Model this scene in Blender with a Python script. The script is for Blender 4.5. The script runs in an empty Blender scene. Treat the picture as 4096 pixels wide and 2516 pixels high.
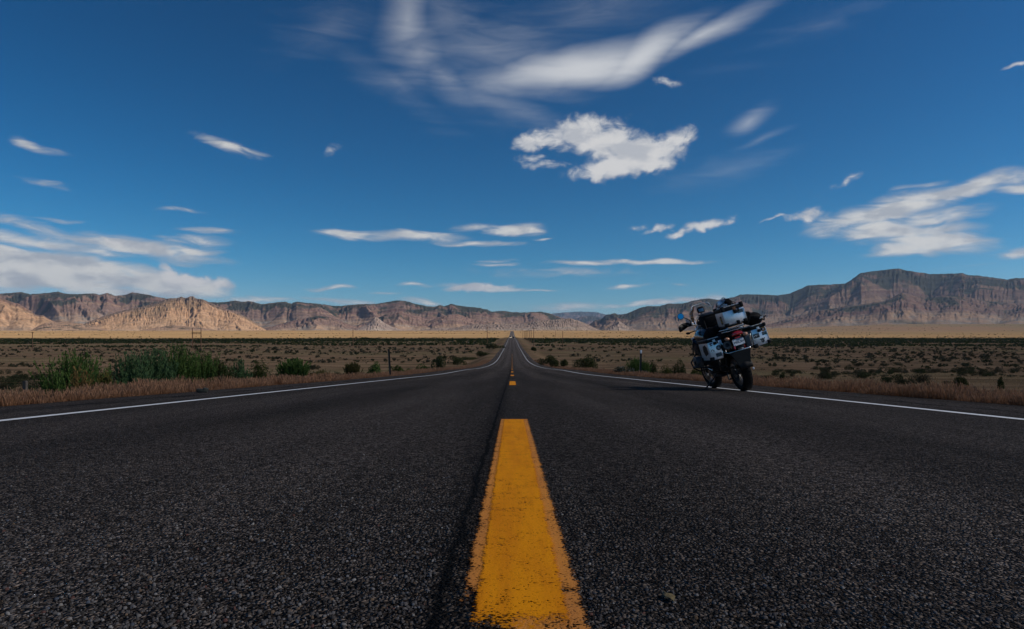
import bpy, bmesh, math, random
import numpy as np
from mathutils import Vector, Matrix, Euler

random.seed(7)
RNG = np.random.default_rng(7)
scene = bpy.context.scene
COL = scene.collection
R = math.radians
F = 2730.0                       # focal length in photograph pixels (4096 wide), about 24 mm
HY = 1400.0                      # pixel row of the level horizon

# ------------------------------------------------------------------ camera
cam_data = bpy.data.cameras.new('camera')
cam_data.sensor_width = 36.0
cam_data.lens = 36.0 * F / 4096.0
cam_data.shift_y = (HY - 1258.0) / 4096.0
cam_data.clip_start = 0.05
cam_data.clip_end = 90000.0
cam = bpy.data.objects.new('camera', cam_data)
cam.location = (0, 0, 0)
cam.rotation_euler = (R(90), 0, 0)
COL.objects.link(cam)
scene.camera = cam

# ------------------------------------------------------------------ exposure
scene.view_settings.view_transform = 'Standard'
scene.view_settings.look = 'None'
scene.view_settings.exposure = 0.0
scene.view_settings.gamma = 1.0
scene.view_settings.use_curve_mapping = False
scene.cycles.max_bounces = 6
scene.cycles.transparent_max_bounces = 16
scene.cycles.volume_bounces = 0

# ------------------------------------------------------------------ sun
SUN_EL = R(38.0)
SUN_DIR = Vector((math.cos(SUN_EL) * math.cos(R(-10)), math.cos(SUN_EL) * math.sin(R(-10)), math.sin(SUN_EL)))
sun_data = bpy.data.lights.new('sun', 'SUN')
sun_data.energy = 4.2
sun_data.angle = R(0.55)
sun_data.color = (1.0, 0.93, 0.83)
sun = bpy.data.objects.new('sun', sun_data)
sun.rotation_euler = SUN_DIR.to_track_quat('Z', 'Y').to_euler()
sun.location = (60, -20, 60)
COL.objects.link(sun)

# ------------------------------------------------------------------ world: sky and clouds
world = bpy.data.worlds.new('World')
scene.world = world
world.use_nodes = True
wt = world.node_tree
wt.nodes.clear()
SKY_STRENGTH = 0.10


class NT:
    """small helper to write node graphs"""
    def __init__(self, tree):
        self.t = tree

    def new(self, kind, **kw):
        n = self.t.nodes.new(kind)
        for k, v in kw.items():
            setattr(n, k, v)
        return n

    def link(self, a, b):
        self.t.links.new(a, b)

    def put(self, sock, v):
        if isinstance(v, bpy.types.NodeSocket):
            self.t.links.new(v, sock)
        elif v is not None:
            sock.default_value = v

    def math(self, op, a, b=None, c=None, clamp=False):
        n = self.new('ShaderNodeMath', operation=op)
        n.use_clamp = clamp
        for i, v in enumerate((a, b, c)):
            if v is not None:
                self.put(n.inputs[i], v)
        return n.outputs[0]

    def vmath(self, op, a, b=None, out=0):
        n = self.new('ShaderNodeVectorMath', operation=op)
        self.put(n.inputs[0], a)
        if b is not None:
            self.put(n.inputs[1], b)
        return n.outputs[out]

    def smooth(self, v, lo, hi, a=0.0, b=1.0):
        n = self.new('ShaderNodeMapRange', interpolation_type='SMOOTHSTEP')
        self.put(n.inputs[0], v)
        for i, x in zip((1, 2, 3, 4), (lo, hi, a, b)):
            self.put(n.inputs[i], x)
        return n.outputs[0]

    def noise(self, vec, scale, detail=4.0, rough=0.55, dist=0.0, color=False, flat=False):
        n = self.new('ShaderNodeTexNoise')
        self.put(n.inputs['Vector'], vec)
        if flat:
            n.noise_dimensions = '2D'
        n.inputs['Scale'].default_value = scale
        n.inputs['Detail'].default_value = detail
        n.inputs['Roughness'].default_value = rough
        n.inputs['Distortion'].default_value = dist
        return n.outputs[1 if color else 0]

    def mix(self, fac, a, b, blend='MIX'):
        n = self.new('ShaderNodeMix', data_type='RGBA', blend_type=blend)
        self.put(n.inputs[0], fac)
        self.put(n.inputs[6], a if isinstance(a, bpy.types.NodeSocket) else (*a, 1.0))
        self.put(n.inputs[7], b if isinstance(b, bpy.types.NodeSocket) else (*b, 1.0))
        return n.outputs[2]

    def mapping(self, vec, loc=(0, 0, 0), rot=(0, 0, 0), scale=(1, 1, 1), kind='POINT'):
        n = self.new('ShaderNodeMapping', vector_type=kind)
        self.put(n.inputs[0], vec)
        n.inputs['Location'].default_value = loc
        n.inputs['Rotation'].default_value = rot
        n.inputs['Scale'].default_value = scale
        return n.outputs[0]


def build_world():
    g = NT(wt)
    tc = g.new('ShaderNodeTexCoord')
    sep = g.new('ShaderNodeSeparateXYZ')
    g.link(tc.outputs['Generated'], sep.inputs[0])
    az = g.math('ARCTAN2', sep.outputs[0], sep.outputs[1])
    el = g.math('ARCSINE', sep.outputs[2])
    cmb = g.new('ShaderNodeCombineXYZ')
    g.link(az, cmb.inputs[0])
    g.link(el, cmb.inputs[1])
    P = cmb.outputs[0]

    sky = g.new('ShaderNodeTexSky', sky_type='NISHITA')
    sky.sun_disc = False
    sky.sun_elevation = SUN_EL
    sky.sun_rotation = math.atan2(SUN_DIR.x, SUN_DIR.y)
    sky.altitude = 1500.0
    sky.air_density = 1.0
    sky.dust_density = 0.1
    sky.ozone_density = 3.0
    # polarised, deep desert sky: steeper response of the same sky
    sc = g.vmath('MULTIPLY', sky.outputs[0], (SKY_STRENGTH,) * 3)
    gm = g.new('ShaderNodeGamma')
    g.link(sc, gm.inputs[0])
    gm.inputs[1].default_value = 1.5
    hs = g.new('ShaderNodeHueSaturation')
    hs.inputs['Saturation'].default_value = 1.12
    g.link(gm.outputs[0], hs.inputs['Color'])
    sr = g.new('ShaderNodeSeparateColor')
    g.link(hs.outputs[0], sr.inputs[0])
    cc = g.new('ShaderNodeCombineColor')
    g.link(g.math('MULTIPLY', g.math('POWER', g.math('MAXIMUM', sr.outputs[0], 0.0), 1.7), 2.4), cc.inputs[0])
    g.link(g.math('MULTIPLY', sr.outputs[1], 1.03), cc.inputs[1])
    g.link(g.math('MULTIPLY', sr.outputs[2], 0.99), cc.inputs[2])
    sky_c = g.vmath('MULTIPLY', cc.outputs[0], (1 / SKY_STRENGTH,) * 3)

    def ang(x, y):
        u, v = (x - 2048.0) / F, (HY - y) / F
        a = math.atan(u)
        return a, math.atan(v * math.cos(a))

    last = [None]

    def field(blobs, warp):
        # every blob is an ellipse in azimuth and elevation; ellipses of like tilt share one rotated frame
        acc = None
        byrot = {}
        for b in blobs:
            byrot.setdefault(min((-32, -22, -10, -5, 0, 5, 10, 16, 24), key=lambda q: abs(q - b[4])), []).append(b)
        for rot, bl in byrot.items():
            w0 = warp
            dep = acc if acc is not None else last[0]
            if dep is not None:                                       # evaluate in turns: the shader stack is small
                w0 = g.vmath('ADD', warp, g.math('MULTIPLY', dep, 1e-8))
            cr, sr = math.cos(R(rot)), math.sin(R(rot))
            cm = g.new('ShaderNodeCombineXYZ')
            g.link(g.vmath('DOT_PRODUCT', w0, (cr, sr, 0), out=1), cm.inputs[0])
            g.link(g.vmath('DOT_PRODUCT', w0, (-sr, cr, 0), out=1), cm.inputs[1])
            fr = cm.outputs[0]
            for i, (x, y, hw, hh, _r, w) in enumerate(bl):
                if i and i % 9 == 0:
                    fr = g.vmath('ADD', fr, g.math('MULTIPLY', acc, 1e-8))
                a, e = ang(x, y)
                c = math.cos(a)
                px, py = cr * a + sr * e, -sr * a + cr * e
                ia, ib = 1 / (hw / F * c * c), 1 / (hh / F * c)
                m = g.vmath('MULTIPLY_ADD', fr, (ia, ib, 0))
                m.node.inputs[2].default_value = (-px * ia, -py * ib, 0)
                ln = g.vmath('LENGTH', m, out=1)
                f = g.math('MULTIPLY_ADD', ln, -w, w)
                acc = f if acc is None else g.math('MAXIMUM', acc, f)
        last[0] = acc
        return acc

    # --- crisp broken cumulus
    A = [(2150, 560, 110, 50, 12, 1), (2300, 530, 210, 64, 8, 1.2), (2450, 580, 230, 78, -14, 1.4), (2560, 620, 220, 88, 6, 1.5), (2690, 575, 115, 66, 24, 1.2),
         (2740, 560, 60, 40, 10, .8), (2450, 668, 210, 52, 6, 1.4), (2130, 640, 90, 22, 8, .6), (2180, 662, 130, 16, 0, .5), (2600, 652, 150, 52, 8, 1.3),
         (1335, 602, 46, 22, 10, .38), (2660, 328, 90, 20, -8, .5), 
         (2800, 905, 160, 27, 10, 1), (2700, 930, 70, 22, 15, 1), (2630, 918, 80, 17, 8, .85), (2545, 908, 40, 12, 0, .45),
         (3225, 860, 120, 24, 6, .95), (3110, 868, 60, 9, 4, .75), (3395, 727, 60, 18, 14, .36), 
         (680, 1096, 75, 52, -10, 1.15), (760, 1120, 130, 38, -8, 1), (880, 1135, 60, 28, -10, .9), (1930, 1146, 150, 20, 0, .95),
         (470, 968, 90, 16, -6, .8), (170, 946, 60, 18, -6, .8), (4060, 262, 80, 12, 14, .7)]
    nwA = g.noise(P, 22.0, 2, 0.6, color=True, flat=True)
    wA = g.vmath('MULTIPLY_ADD', nwA, (0.035, 0.022, 0))
    nA = wA.node
    nA.inputs[2].default_value = (0, 0, 0)
    g.link(P, nA.inputs[2])
    wA2 = g.vmath('SUBTRACT', wA, (0.0175, 0.011, 0))
    fA = field(A, wA2)
    n1 = g.noise(g.mapping(P, scale=(1, 1.5, 1)), 34.0, 7, 0.66, 0.3, flat=True)
    dA = g.math('ADD', fA, g.math('MULTIPLY_ADD', n1, 1.75, -0.875))
    densA = g.smooth(dA, -0.04, 0.88)
    # keep noise from making clouds where no cloud stands
    densA = g.math('MULTIPLY', densA, g.smooth(fA, -0.15, 0.2))

    # --- flat drawn-out streaks
    B = [(3560, 838, 440, 70, 11, 1.4), (3880, 752, 360, 52, 8, 1.35), (3400, 888, 200, 48, 6, 1.1), (3620, 925, 340, 66, -6, 1.25), (3740, 965, 260, 58, -10, 1.3),
         (3640, 990, 280, 40, 3, 1.2), (3830, 965, 110, 52, -6, 1), (3720, 880, 250, 40, 10, .9), (4120, 752, 120, 34, -4, 1), (4080, 1002, 160, 34, 8, 1), (3700, 736, 120, 14, 6, .7),
         (-60, 1040, 540, 92, -5, 1.8), (300, 1080, 540, 78, -6, 1.8), (640, 1132, 380, 56, -4, 1.7), (200, 1120, 640, 64, -3, 1.4), (-50, 1110, 520, 84, 0, 1.4), (600, 1165, 340, 22, -2, .7),
         (150, 965, 440, 42, -5, 1.1), (540, 990, 460, 48, -5, 1.4), (790, 1005, 120, 26, 0, 1), (770, 962, 170, 28, -2, .8), (120, 900, 360, 22, -6, .55), (250, 925, 400, 26, -8, .6),
         (135, 585, 160, 24, -9, .95), (885, 580, 175, 30, -11, 1), (1010, 603, 90, 10, -4, .7), (830, 925, 170, 14, 2, .7), (190, 737, 120, 22, -4, .5), (760, 842, 130, 9, 1, .55),
         (250, 883, 140, 12, -2, .5), (60, 890, 120, 12, -4, .45), (1380, 940, 170, 22, 0, 1.15), (1640, 950, 280, 26, -2, 1.15), (1910, 912, 130, 20, 3, .8), (2080, 918, 150, 34, 3, 1.15), (1930, 976, 240, 13, 0, .9),
         (1990, 1040, 100, 11, 0, .7), (1980, 1055, 100, 11, 0, .75), (2330, 1050, 200, 15, 0, 1.2), (2630, 1048, 250, 13, 0, 1.15), (2150, 960, 70, 8, 0, .6),
         (1320, 1152, 140, 13, 2, .9), (1650, 1146, 70, 12, -4, .85), (1900, 1152, 220, 18, 0, 1.25), (2160, 1160, 100, 7, 0, .6), (2500, 1150, 130, 12, 4, .9), (2700, 1140, 70, 7, 0, .5),
         (1370, 1206, 170, 17, -3, .85), (1050, 1200, 180, 14, -2, .75), (1700, 1208, 130, 14, -4, .9), (2270, 1226, 220, 24, 0, .95), (2620, 1204, 270, 17, 5, 1.2), (2760, 1192, 160, 18, 0, 1.2),
         (2260, 1090, 500, 26, -2, .3), (3900, 1068, 150, 7, 2, .6), (1540, 1175, 70, 8, 0, .5)]
    nwB = g.noise(g.mapping(P, scale=(1, 2.2, 1)), 14.0, 1, 0.5, color=True, flat=True)
    wB = g.vmath('MULTIPLY_ADD', nwB, (0.05, 0.014, 0))
    g.link(P, wB.node.inputs[2])
    wB2 = g.vmath('SUBTRACT', wB, (0.025, 0.007, 0))
    fB = field(B, wB2)
    n2 = g.noise(g.mapping(P, rot=(0, 0, R(-5)), scale=(1, 4.4, 1)), 15.0, 7, 0.64, 0.5, flat=True)
    dB = g.math('ADD', fB, g.math('MULTIPLY_ADD', n2, 1.55, -0.775))
    densB = g.smooth(dB, -0.08, 1.0)
    densB = g.math('MULTIPLY', densB, g.smooth(fB, -0.1, 0.25))
    densB = g.math('MULTIPLY', densB, 0.93)

    # --- soft cirrus veil
    C = [(2290, 262, 500, 88, 13, 1.25), (2540, 205, 380, 80, 16, 1.2), (2840, 128, 330, 50, 19, .8), (2070, 325, 330, 90, -4, .62), (1990, 420, 330, 70, -22, .34),
         (1600, 70, 130, 230, -10, .55), (1660, 200, 210, 190, -30, .42), (1790, 310, 330, 110, -28, .36), (1960, 190, 480, 190, -8, .34), (1330, 90, 330, 100, 14, .2), (1760, 40, 330, 120, 10, .28),
         (3025, 487, 150, 52, 25, .55), (3060, 570, 190, 24, 20, .32), (2900, 700, 330, 70, 8, .2), (1580, 340, 330, 80, -34, .24), (2300, 80, 600, 100, 12, .2), (3300, 60, 400, 60, 14, .14)]
    nwC = g.noise(P, 5.0, 1.5, 0.5, color=True, flat=True)
    wC = g.vmath('MULTIPLY_ADD', nwC, (0.06, 0.045, 0))
    g.link(P, wC.node.inputs[2])
    wC2 = g.vmath('SUBTRACT', wC, (0.03, 0.0225, 0))
    fC = field(C, wC2)
    n3 = g.noise(g.mapping(P, rot=(0, 0, R(-52)), scale=(1, 5.5, 1)), 12.0, 5, 0.6, 0.7, flat=True)
    n4 = g.noise(g.mapping(P, rot=(0, 0, R(-14)), scale=(1, 6.0, 1)), 8.0, 4, 0.58, 0.5, flat=True)
    nC = g.math('ADD', g.math('MULTIPLY', n3, 0.38), g.math('MULTIPLY', n4, 0.62))
    dC = g.math('ADD', fC, g.math('MULTIPLY_ADD', nC, 0.55, -0.275))
    densC = g.smooth(dC, -0.05, 1.2)
    densC = g.math('MULTIPLY', densC, g.smooth(fC, -0.45, 0.35))
    densC = g.math('MULTIPLY', densC, 0.95)

    # --- colours of the clouds (radiance, divided by the background strength below)
    k = 1.0 / SKY_STRENGTH
    shade = g.noise(g.mapping(P, scale=(1, 2.4, 1)), 20.0, 3, 0.55, flat=True)
    white = (0.66 * k, 0.655 * k, 0.655 * k)
    grey = (0.42 * k, 0.44 * k, 0.475 * k)
    cA = g.mix(g.math('MULTIPLY', g.smooth(shade, 0.3, 0.6), g.smooth(densA, 0.2, 0.9)), (0.47 * k, 0.49 * k, 0.53 * k), white)
    cB = g.mix(g.math('MULTIPLY', g.smooth(shade, 0.3, 0.62), g.smooth(densB, 0.2, 0.9)), grey, (0.70 * k, 0.685 * k, 0.655 * k))
    cC = (0.62 * k, 0.635 * k, 0.66 * k)
    c = g.mix(densC, sky_c, cC)
    c = g.mix(densB, c, cB)
    c = g.mix(densA, c, cA)
    bg = g.new('ShaderNodeBackground')
    bg.inputs['Strength'].default_value = SKY_STRENGTH
    g.link(c, bg.inputs['Color'])
    out = g.new('ShaderNodeOutputWorld')
    g.link(bg.outputs[0], out.inputs['Surface'])


build_world()
world.cycles.sampling_method = 'NONE'

# ------------------------------------------------------------------ helpers
def tag(o, label=None, cat=None, group=None, kind=None):
    if label:
        o['label'] = label
    if cat:
        o['category'] = cat
    if group:
        o['group'] = group
    if kind:
        o['kind'] = kind
    return o


def empty(name, loc=(0, 0, 0), rot=(0, 0, 0)):
    o = bpy.data.objects.new(name, None)
    o.empty_display_size = 0.2
    o.location = loc
    o.rotation_euler = rot
    COL.objects.link(o)
    return o


def np_mesh(name, verts, quads=None, tris=None, col=None, mat=None, parent=None, smooth=False):
    """one mesh object from numpy arrays"""
    me = bpy.data.meshes.new(name)
    verts = np.asarray(verts, dtype=np.float32)
    quads = np.zeros((0, 4), np.int32) if quads is None else np.asarray(quads, np.int32)
    tris = np.zeros((0, 3), np.int32) if tris is None else np.asarray(tris, np.int32)
    nl = quads.size + tris.size
    me.vertices.add(len(verts))
    me.vertices.foreach_set('co', verts.ravel())
    me.loops.add(nl)
    me.loops.foreach_set('vertex_index', np.concatenate([quads.ravel(), tris.ravel()]).astype(np.int32))
    me.polygons.add(len(quads) + len(tris))
    starts = np.concatenate([np.arange(len(quads)) * 4, quads.size + np.arange(len(tris)) * 3]).astype(np.int32)
    me.polygons.foreach_set('loop_start', starts)
    if smooth:
        me.polygons.foreach_set('use_smooth', np.ones(len(me.polygons), bool))
    me.update(calc_edges=True)
    me.validate()
    if col is not None:
        a = me.color_attributes.new('Col', 'FLOAT_COLOR', 'POINT')
        c = np.ones((len(verts), 4), np.float32)
        c[:, :3] = col
        a.data.foreach_set('color', c.ravel())
    if mat:
        me.materials.append(mat)
    o = bpy.data.objects.new(name, me)
    o.parent = parent
    COL.objects.link(o)
    return o


# ---- numpy noise
_T = RNG.random((512, 512))


def vnoise(x, y, seed=0):
    x = np.asarray(x, float) + seed * 17.31
    y = np.asarray(y, float) + seed * 9.73
    xi, yi = np.floor(x), np.floor(y)
    fx, fy = x - xi, y - yi
    fx = fx * fx * fx * (fx * (fx * 6 - 15) + 10)
    fy = fy * fy * fy * (fy * (fy * 6 - 15) + 10)
    a, b = xi.astype(np.int64) & 511, yi.astype(np.int64) & 511
    a1, b1 = (a + 1) & 511, (b + 1) & 511
    return ((_T[b, a] * (1 - fx) + _T[b, a1] * fx) * (1 - fy) + (_T[b1, a] * (1 - fx) + _T[b1, a1] * fx) * fy) * 2 - 1


def fbm(x, y, seed=0, octaves=4, gain=0.5):
    s, a, t = 0.0, 1.0, 0.0
    for i in range(octaves):
        s = s + a * vnoise(x * 2 ** i, y * 2 ** i, seed + i * 3)
        t += a
        a *= gain
    return s / t


def ridged(x, y, seed=0, octaves=3, gain=0.5):
    s, a, t = 0.0, 1.0, 0.0
    for i in range(octaves):
        s = s + a * (1 - 2 * np.abs(vnoise(x * 2 ** i, y * 2 ** i, seed + i * 5)))
        t += a
        a *= gain
    return s / t


def sstep(a, b, x):
    t = np.clip((x - a) / (b - a), 0, 1)
    return t * t * (3 - 2 * t)


def lerp3(a, b, t):
    return np.asarray(a) * (1 - t[..., None]) + np.asarray(b) * t[..., None]


# ---- the road's long section (heights against the lens, read off the width of the road)
_PY = np.array([-200, -50, 0, 10, 20, 35, 50, 75, 103, 130, 161, 190, 215, 270, 333, 450, 571, 850, 1197, 1900, 2700, 3400, 4500, 6000, 9000, 40000.])
_PZ = np.array([4.56, .887, -.34, -.585, -.831, -1.19, -1.45, -1.97, -2.38, -2.57, -2.5, -2.08, -1.5, -.3, 1.15, 4.2, 7.74, 14.9, 24.1, 48, 77, 94, 118, 140, 170, 260.])
_PM = np.gradient(_PZ, _PY)


def prof(y):
    y = np.clip(np.asarray(y, float), -200, 39999)
    i = np.clip(np.searchsorted(_PY, y, side='right') - 1, 0, len(_PY) - 2)
    h = _PY[i + 1] - _PY[i]
    t = (y - _PY[i]) / h
    return ((2 * t ** 3 - 3 * t ** 2 + 1) * _PZ[i] + (t ** 3 - 2 * t ** 2 + t) * h * _PM[i] + (-2 * t ** 3 + 3 * t ** 2) * _PZ[i + 1] + (t ** 3 - t ** 2) * h * _PM[i + 1])


EDGE_L, EDGE_R = -5.15, 5.3          # edges of the paved shoulder


def ground_z(x, y):
    x, y = np.broadcast_arrays(np.asarray(x, float), np.asarray(y, float))
    off = np.where(x < 0, EDGE_L - x, x - EDGE_R)              # metres outside the pavement
    amp = np.interp(y, [0, 60, 150, 300, 600, 1200, 3000], [.85, 1.1, 2.1, 1.9, 1.2, .7, .4])
    wid = np.interp(y, [0, 60, 150, 600], [4.5, 5.5, 8.5, 9])
    z = prof(y) - .062 - amp * sstep(0.15, 1.0, off / wid) - 0.03 * sstep(-.3, 0.0, off) - 0.25 * (off < -0.8)
    out = sstep(6, 40, off)
    z = z + out * (0.16 * fbm(x / 38, y / 13, 3) + 0.5 * fbm(x / 400, y / 120, 5)) * sstep(8, 60, y)
    z = z + 0.05 * fbm(x / 1.7, y / 1.7, 9, 3) * sstep(0.3, 2, off) * (y < 250)
    far = np.clip(y - 1400, 0, 8000)
    z = z + far * 0.017 * sstep(.22, .6, x / np.maximum(y, 50)) + sstep(1500, 3500, y) * 3 * fbm(x / 500, y / 500, 12)
    return z


# ------------------------------------------------------------------ materials
def new_mat(name):
    m = bpy.data.materials.new(name)
    m.use_nodes = True
    m.node_tree.nodes.clear()
    g = NT(m.node_tree)
    out = g.new('ShaderNodeOutputMaterial')
    return m, g, out


def plain(name, color, rough=0.6, metal=0.0, spec=0.5, var=0.0, scale=30.0, bump=0.0, emit=None, coat=0.0):
    m, g, out = new_mat(name)
    b = g.new('ShaderNodeBsdfPrincipled')
    b.inputs['Roughness'].default_value = rough
    b.inputs['Metallic'].default_value = metal
    b.inputs['Specular IOR Level'].default_value = spec
    b.inputs['Coat Weight'].default_value = coat
    if var > 0 or bump > 0:
        tc = g.new('ShaderNodeTexCoord')
        n = g.noise(tc.outputs['Object'], scale, 5, 0.6)
        c = g.mix(g.smooth(n, 0.3, 0.7), tuple(x * (1 - var) for x in color), tuple(min(1, x * (1 + var)) for x in color))
        g.link(c, b.inputs['Base Color'])
        g.link(g.math('MULTIPLY_ADD', n, 0.3, rough - 0.15), b.inputs['Roughness'])
        if bump > 0:
            bp = g.new('ShaderNodeBump')
            bp.inputs['Strength'].default_value = bump
            bp.inputs['Distance'].default_value = 0.004
            g.link(n, bp.inputs['Height'])
            g.link(bp.outputs[0], b.inputs['Normal'])
    else:
        b.inputs['Base Color'].default_value = (*color, 1)
    if emit:
        b.inputs['Emission Color'].default_value = (*emit[0], 1)
        b.inputs['Emission Strength'].default_value = emit[1]
    g.link(b.outputs[0], out.inputs[0])
    return m


def mat_attr(name, rough=0.9, grain=None, translucent=0.0):
    """colour from the mesh's Col attribute with some grain"""
    m, g, out = new_mat(name)
    at = g.new('ShaderNodeAttribute', attribute_name='Col')
    c = at.outputs[0]
    if grain:
        geo = g.new('ShaderNodeNewGeometry')
        n = g.noise(geo.outputs['Position'], grain[0], 4, 0.65)
        k = g.smooth(n, 0.25, 0.75, 1 - grain[1], 1 + grain[1])
        c = g.vmath('SCALE', c)
        g.link(at.outputs[0], c.node.inputs[0])
        g.link(k, c.node.inputs['Scale'])
    d = g.new('ShaderNodeBsdfDiffuse')
    d.inputs['Roughness'].default_value = 0.3
    g.link(c, d.inputs[0])
    sh = d.outputs[0]
    if translucent:
        t = g.new('ShaderNodeBsdfTranslucent')
        g.link(c, t.inputs[0])
        mx = g.new('ShaderNodeMixShader')
        mx.inputs[0].default_value = translucent
        g.link(sh, mx.inputs[1])
        g.link(t.outputs[0], mx.inputs[2])
        sh = mx.outputs[0]
    g.link(sh, out.inputs[0])
    return m


def mat_ground():
    m, g, out = new_mat('plain_soil_and_dry_grass')
    geo = g.new('ShaderNodeNewGeometry')
    P = geo.outputs['Position']
    sp = g.new('ShaderNodeSeparateXYZ')
    g.link(P, sp.inputs[0])
    big = g.noise(g.mapping(P, scale=(.35, 1, 0)), .012, 5, 0.6)
    mid = g.noise(g.mapping(P, scale=(.3, 1, 0)), .10, 5, 0.6)
    fine = g.noise(P, 2.2, 5, 0.65)
    c = g.mix(g.smooth(mid, .34, .66), (.098, .064, .040), (.225, .145, .092))
    c = g.mix(g.math('MULTIPLY', g.smooth(big, .45, .62), .6), c, (.15, .125, .066))
    weeds = g.noise(g.mapping(P, scale=(.35, 1, 0)), .32, 6, .7)
    c = g.mix(g.math('MULTIPLY', g.smooth(weeds, .50, .63), .7), c, (.066, .055, .030))
    c = g.mix(g.math('MULTIPLY', g.smooth(fine, .5, .75), .5), c, (.12, .082, .055))
    # dry golden grassland nearer the cliffs
    yw = g.math('ADD', sp.outputs[1], g.math('MULTIPLY_ADD', big, 420, -210))
    gold = g.mix(g.smooth(g.noise(g.mapping(P, scale=(.15, 1, 0)), .02, 4, .6), .38, .64), (.36, .215, .10), (.47, .30, .14))
    band = g.noise(g.mapping(P, scale=(.10, 1, 0)), .009, 5, .62)
    gold = g.mix(g.math('MULTIPLY', g.smooth(band, .50, .64), .62), gold, (.21, .135, .078))
    c = g.mix(g.smooth(yw, 840, 1080), c, gold)
    pale = g.mix(g.smooth(g.noise(g.mapping(P, scale=(.1, .6, 0)), .012, 4, .6), .4, .6), (.31, .195, .125), (.23, .185, .105))
    side = g.math('DIVIDE', sp.outputs[0], g.math('MAXIMUM', sp.outputs[1], 10.0))
    c = g.mix(g.math('MULTIPLY', g.smooth(side, .24, .45), g.smooth(yw, 1300, 2000)), c, pale)
    d = g.new('ShaderNodeBsdfDiffuse')
    d.inputs['Roughness'].default_value = 0.5
    g.link(c, d.inputs[0])
    bp = g.new('ShaderNodeBump')
    bp.inputs['Strength'].default_value = 0.6
    bp.inputs['Distance'].default_value = 0.12
    g.link(fine, bp.inputs['Height'])
    g.link(bp.outputs[0], d.inputs['Normal'])
    g.link(d.outputs[0], out.inputs[0])
    return m


def mat_asphalt():
    m, g, out = new_mat('asphalt')
    geo = g.new('ShaderNodeNewGeometry')
    P = geo.outputs['Position']
    sp = g.new('ShaderNodeSeparateXYZ')
    g.link(P, sp.inputs[0])
    flat = g.mapping(P, scale=(1, 1, 0))
    vo = g.new('ShaderNodeTexVoronoi')
    vo.inputs['Scale'].default_value = 150.0
    vo.inputs['Randomness'].default_value = 1.0
    wob = g.noise(flat, 60, 2, .5, color=True)
    wv = g.vmath('MULTIPLY_ADD', wob, (.012, .012, 0))
    g.link(flat, wv.node.inputs[2])
    g.link(wv, vo.inputs['Vector'])
    sc = g.new('ShaderNodeSeparateColor')
    g.link(vo.outputs['Color'], sc.inputs[0])
    stone = g.smooth(sc.outputs[0], .36, 1.08)
    c = g.mix(stone, (.030, .0240, .0210), (.250, .206, .181))
    c = g.mix(g.math('MULTIPLY', g.smooth(sc.outputs[1], .90, .97), stone), c, (.24, .225, .22))
    c = g.mix(g.math('MULTIPLY', g.smooth(sc.outputs[2], .9, .98), stone), c, (.15, .105, .075))
    patch = g.noise(g.mapping(flat, scale=(1, .07, 1)), 1.5, 5, .62)
    speck = g.noise(flat, 24, 4, .7)
    k = g.math('MULTIPLY', g.smooth(patch, .3, .7, .74, 1.26), g.smooth(speck, .25, .75, .62, 1.38))
    # lanes worn by wheels, darker oiled strip between
    tr = g.math('ABSOLUTE', g.math('SUBTRACT', g.math('ABSOLUTE', sp.outputs[0]), 1.85))
    k = g.math('MULTIPLY', k, g.smooth(g.math('ABSOLUTE', g.math('SUBTRACT', tr, .85)), .1, .7, 1.20, .89))
    # shoulder outside the lines is paler, older asphalt
    ax = g.math('ABSOLUTE', sp.outputs[0])
    k = g.math('MULTIPLY', k, g.smooth(ax, 3.85, 4.0, 1.0, 1.22))
    c1 = g.vmath('SCALE', c)
    g.link(k, c1.node.inputs['Scale'])
    # dark longitudinal joint left of the centre line
    wig = g.noise(g.mapping(P, scale=(0, 1, 0)), 3.0, 4, .65)
    dj = g.math('ABSOLUTE', g.math('ADD', sp.outputs[0], g.math('MULTIPLY_ADD', wig, .05, .082)))
    dj = g.math('ADD', dj, g.math('MULTIPLY_ADD', speck, .022, -.011))
    joint = g.smooth(dj, .005, .015, 1.0, 0.0)
    soft = g.smooth(dj, .0, .10, .42, 0.0)
    c2 = g.mix(g.math('MAXIMUM', g.math('MULTIPLY', joint, .92), soft), c1, (.006, .006, .0065))
    # milled rumble strip, full of dark grit, in the shoulders
    rum = g.math('ABSOLUTE', g.math('SUBTRACT', ax, 4.42))
    rn = g.noise(g.mapping(P, scale=(1.5, .35, 0)), 3.0, 5, .7)
    rmask = g.math('MULTIPLY', g.smooth(rum, .12, .24, 1.0, 0.0), g.smooth(rn, .46, .6))
    c3 = g.mix(g.math('MULTIPLY', rmask, .7), c2, (.012, .0115, .0115))
    b = g.new('ShaderNodeBsdfPrincipled')
    g.link(c3, b.inputs['Base Color'])
    b.inputs['Roughness'].default_value = .95
    b.inputs['Specular IOR Level'].default_value = .05
    bp = g.new('ShaderNodeBump')
    bp.inputs['Strength'].default_value = 0.85
    bp.inputs['Distance'].default_value = 0.004
    hh = g.math('SUBTRACT', g.math('MULTIPLY', sc.outputs[0], .7), g.math('MULTIPLY', vo.outputs['Distance'], 45.0))
    hh = g.math('SUBTRACT', hh, g.math('MULTIPLY', joint, 2.0))
    g.link(hh, bp.inputs['Height'])
    g.link(bp.outputs[0], b.inputs['Normal'])
    g.link(b.outputs[0], out.inputs[0])
    return m


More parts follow.
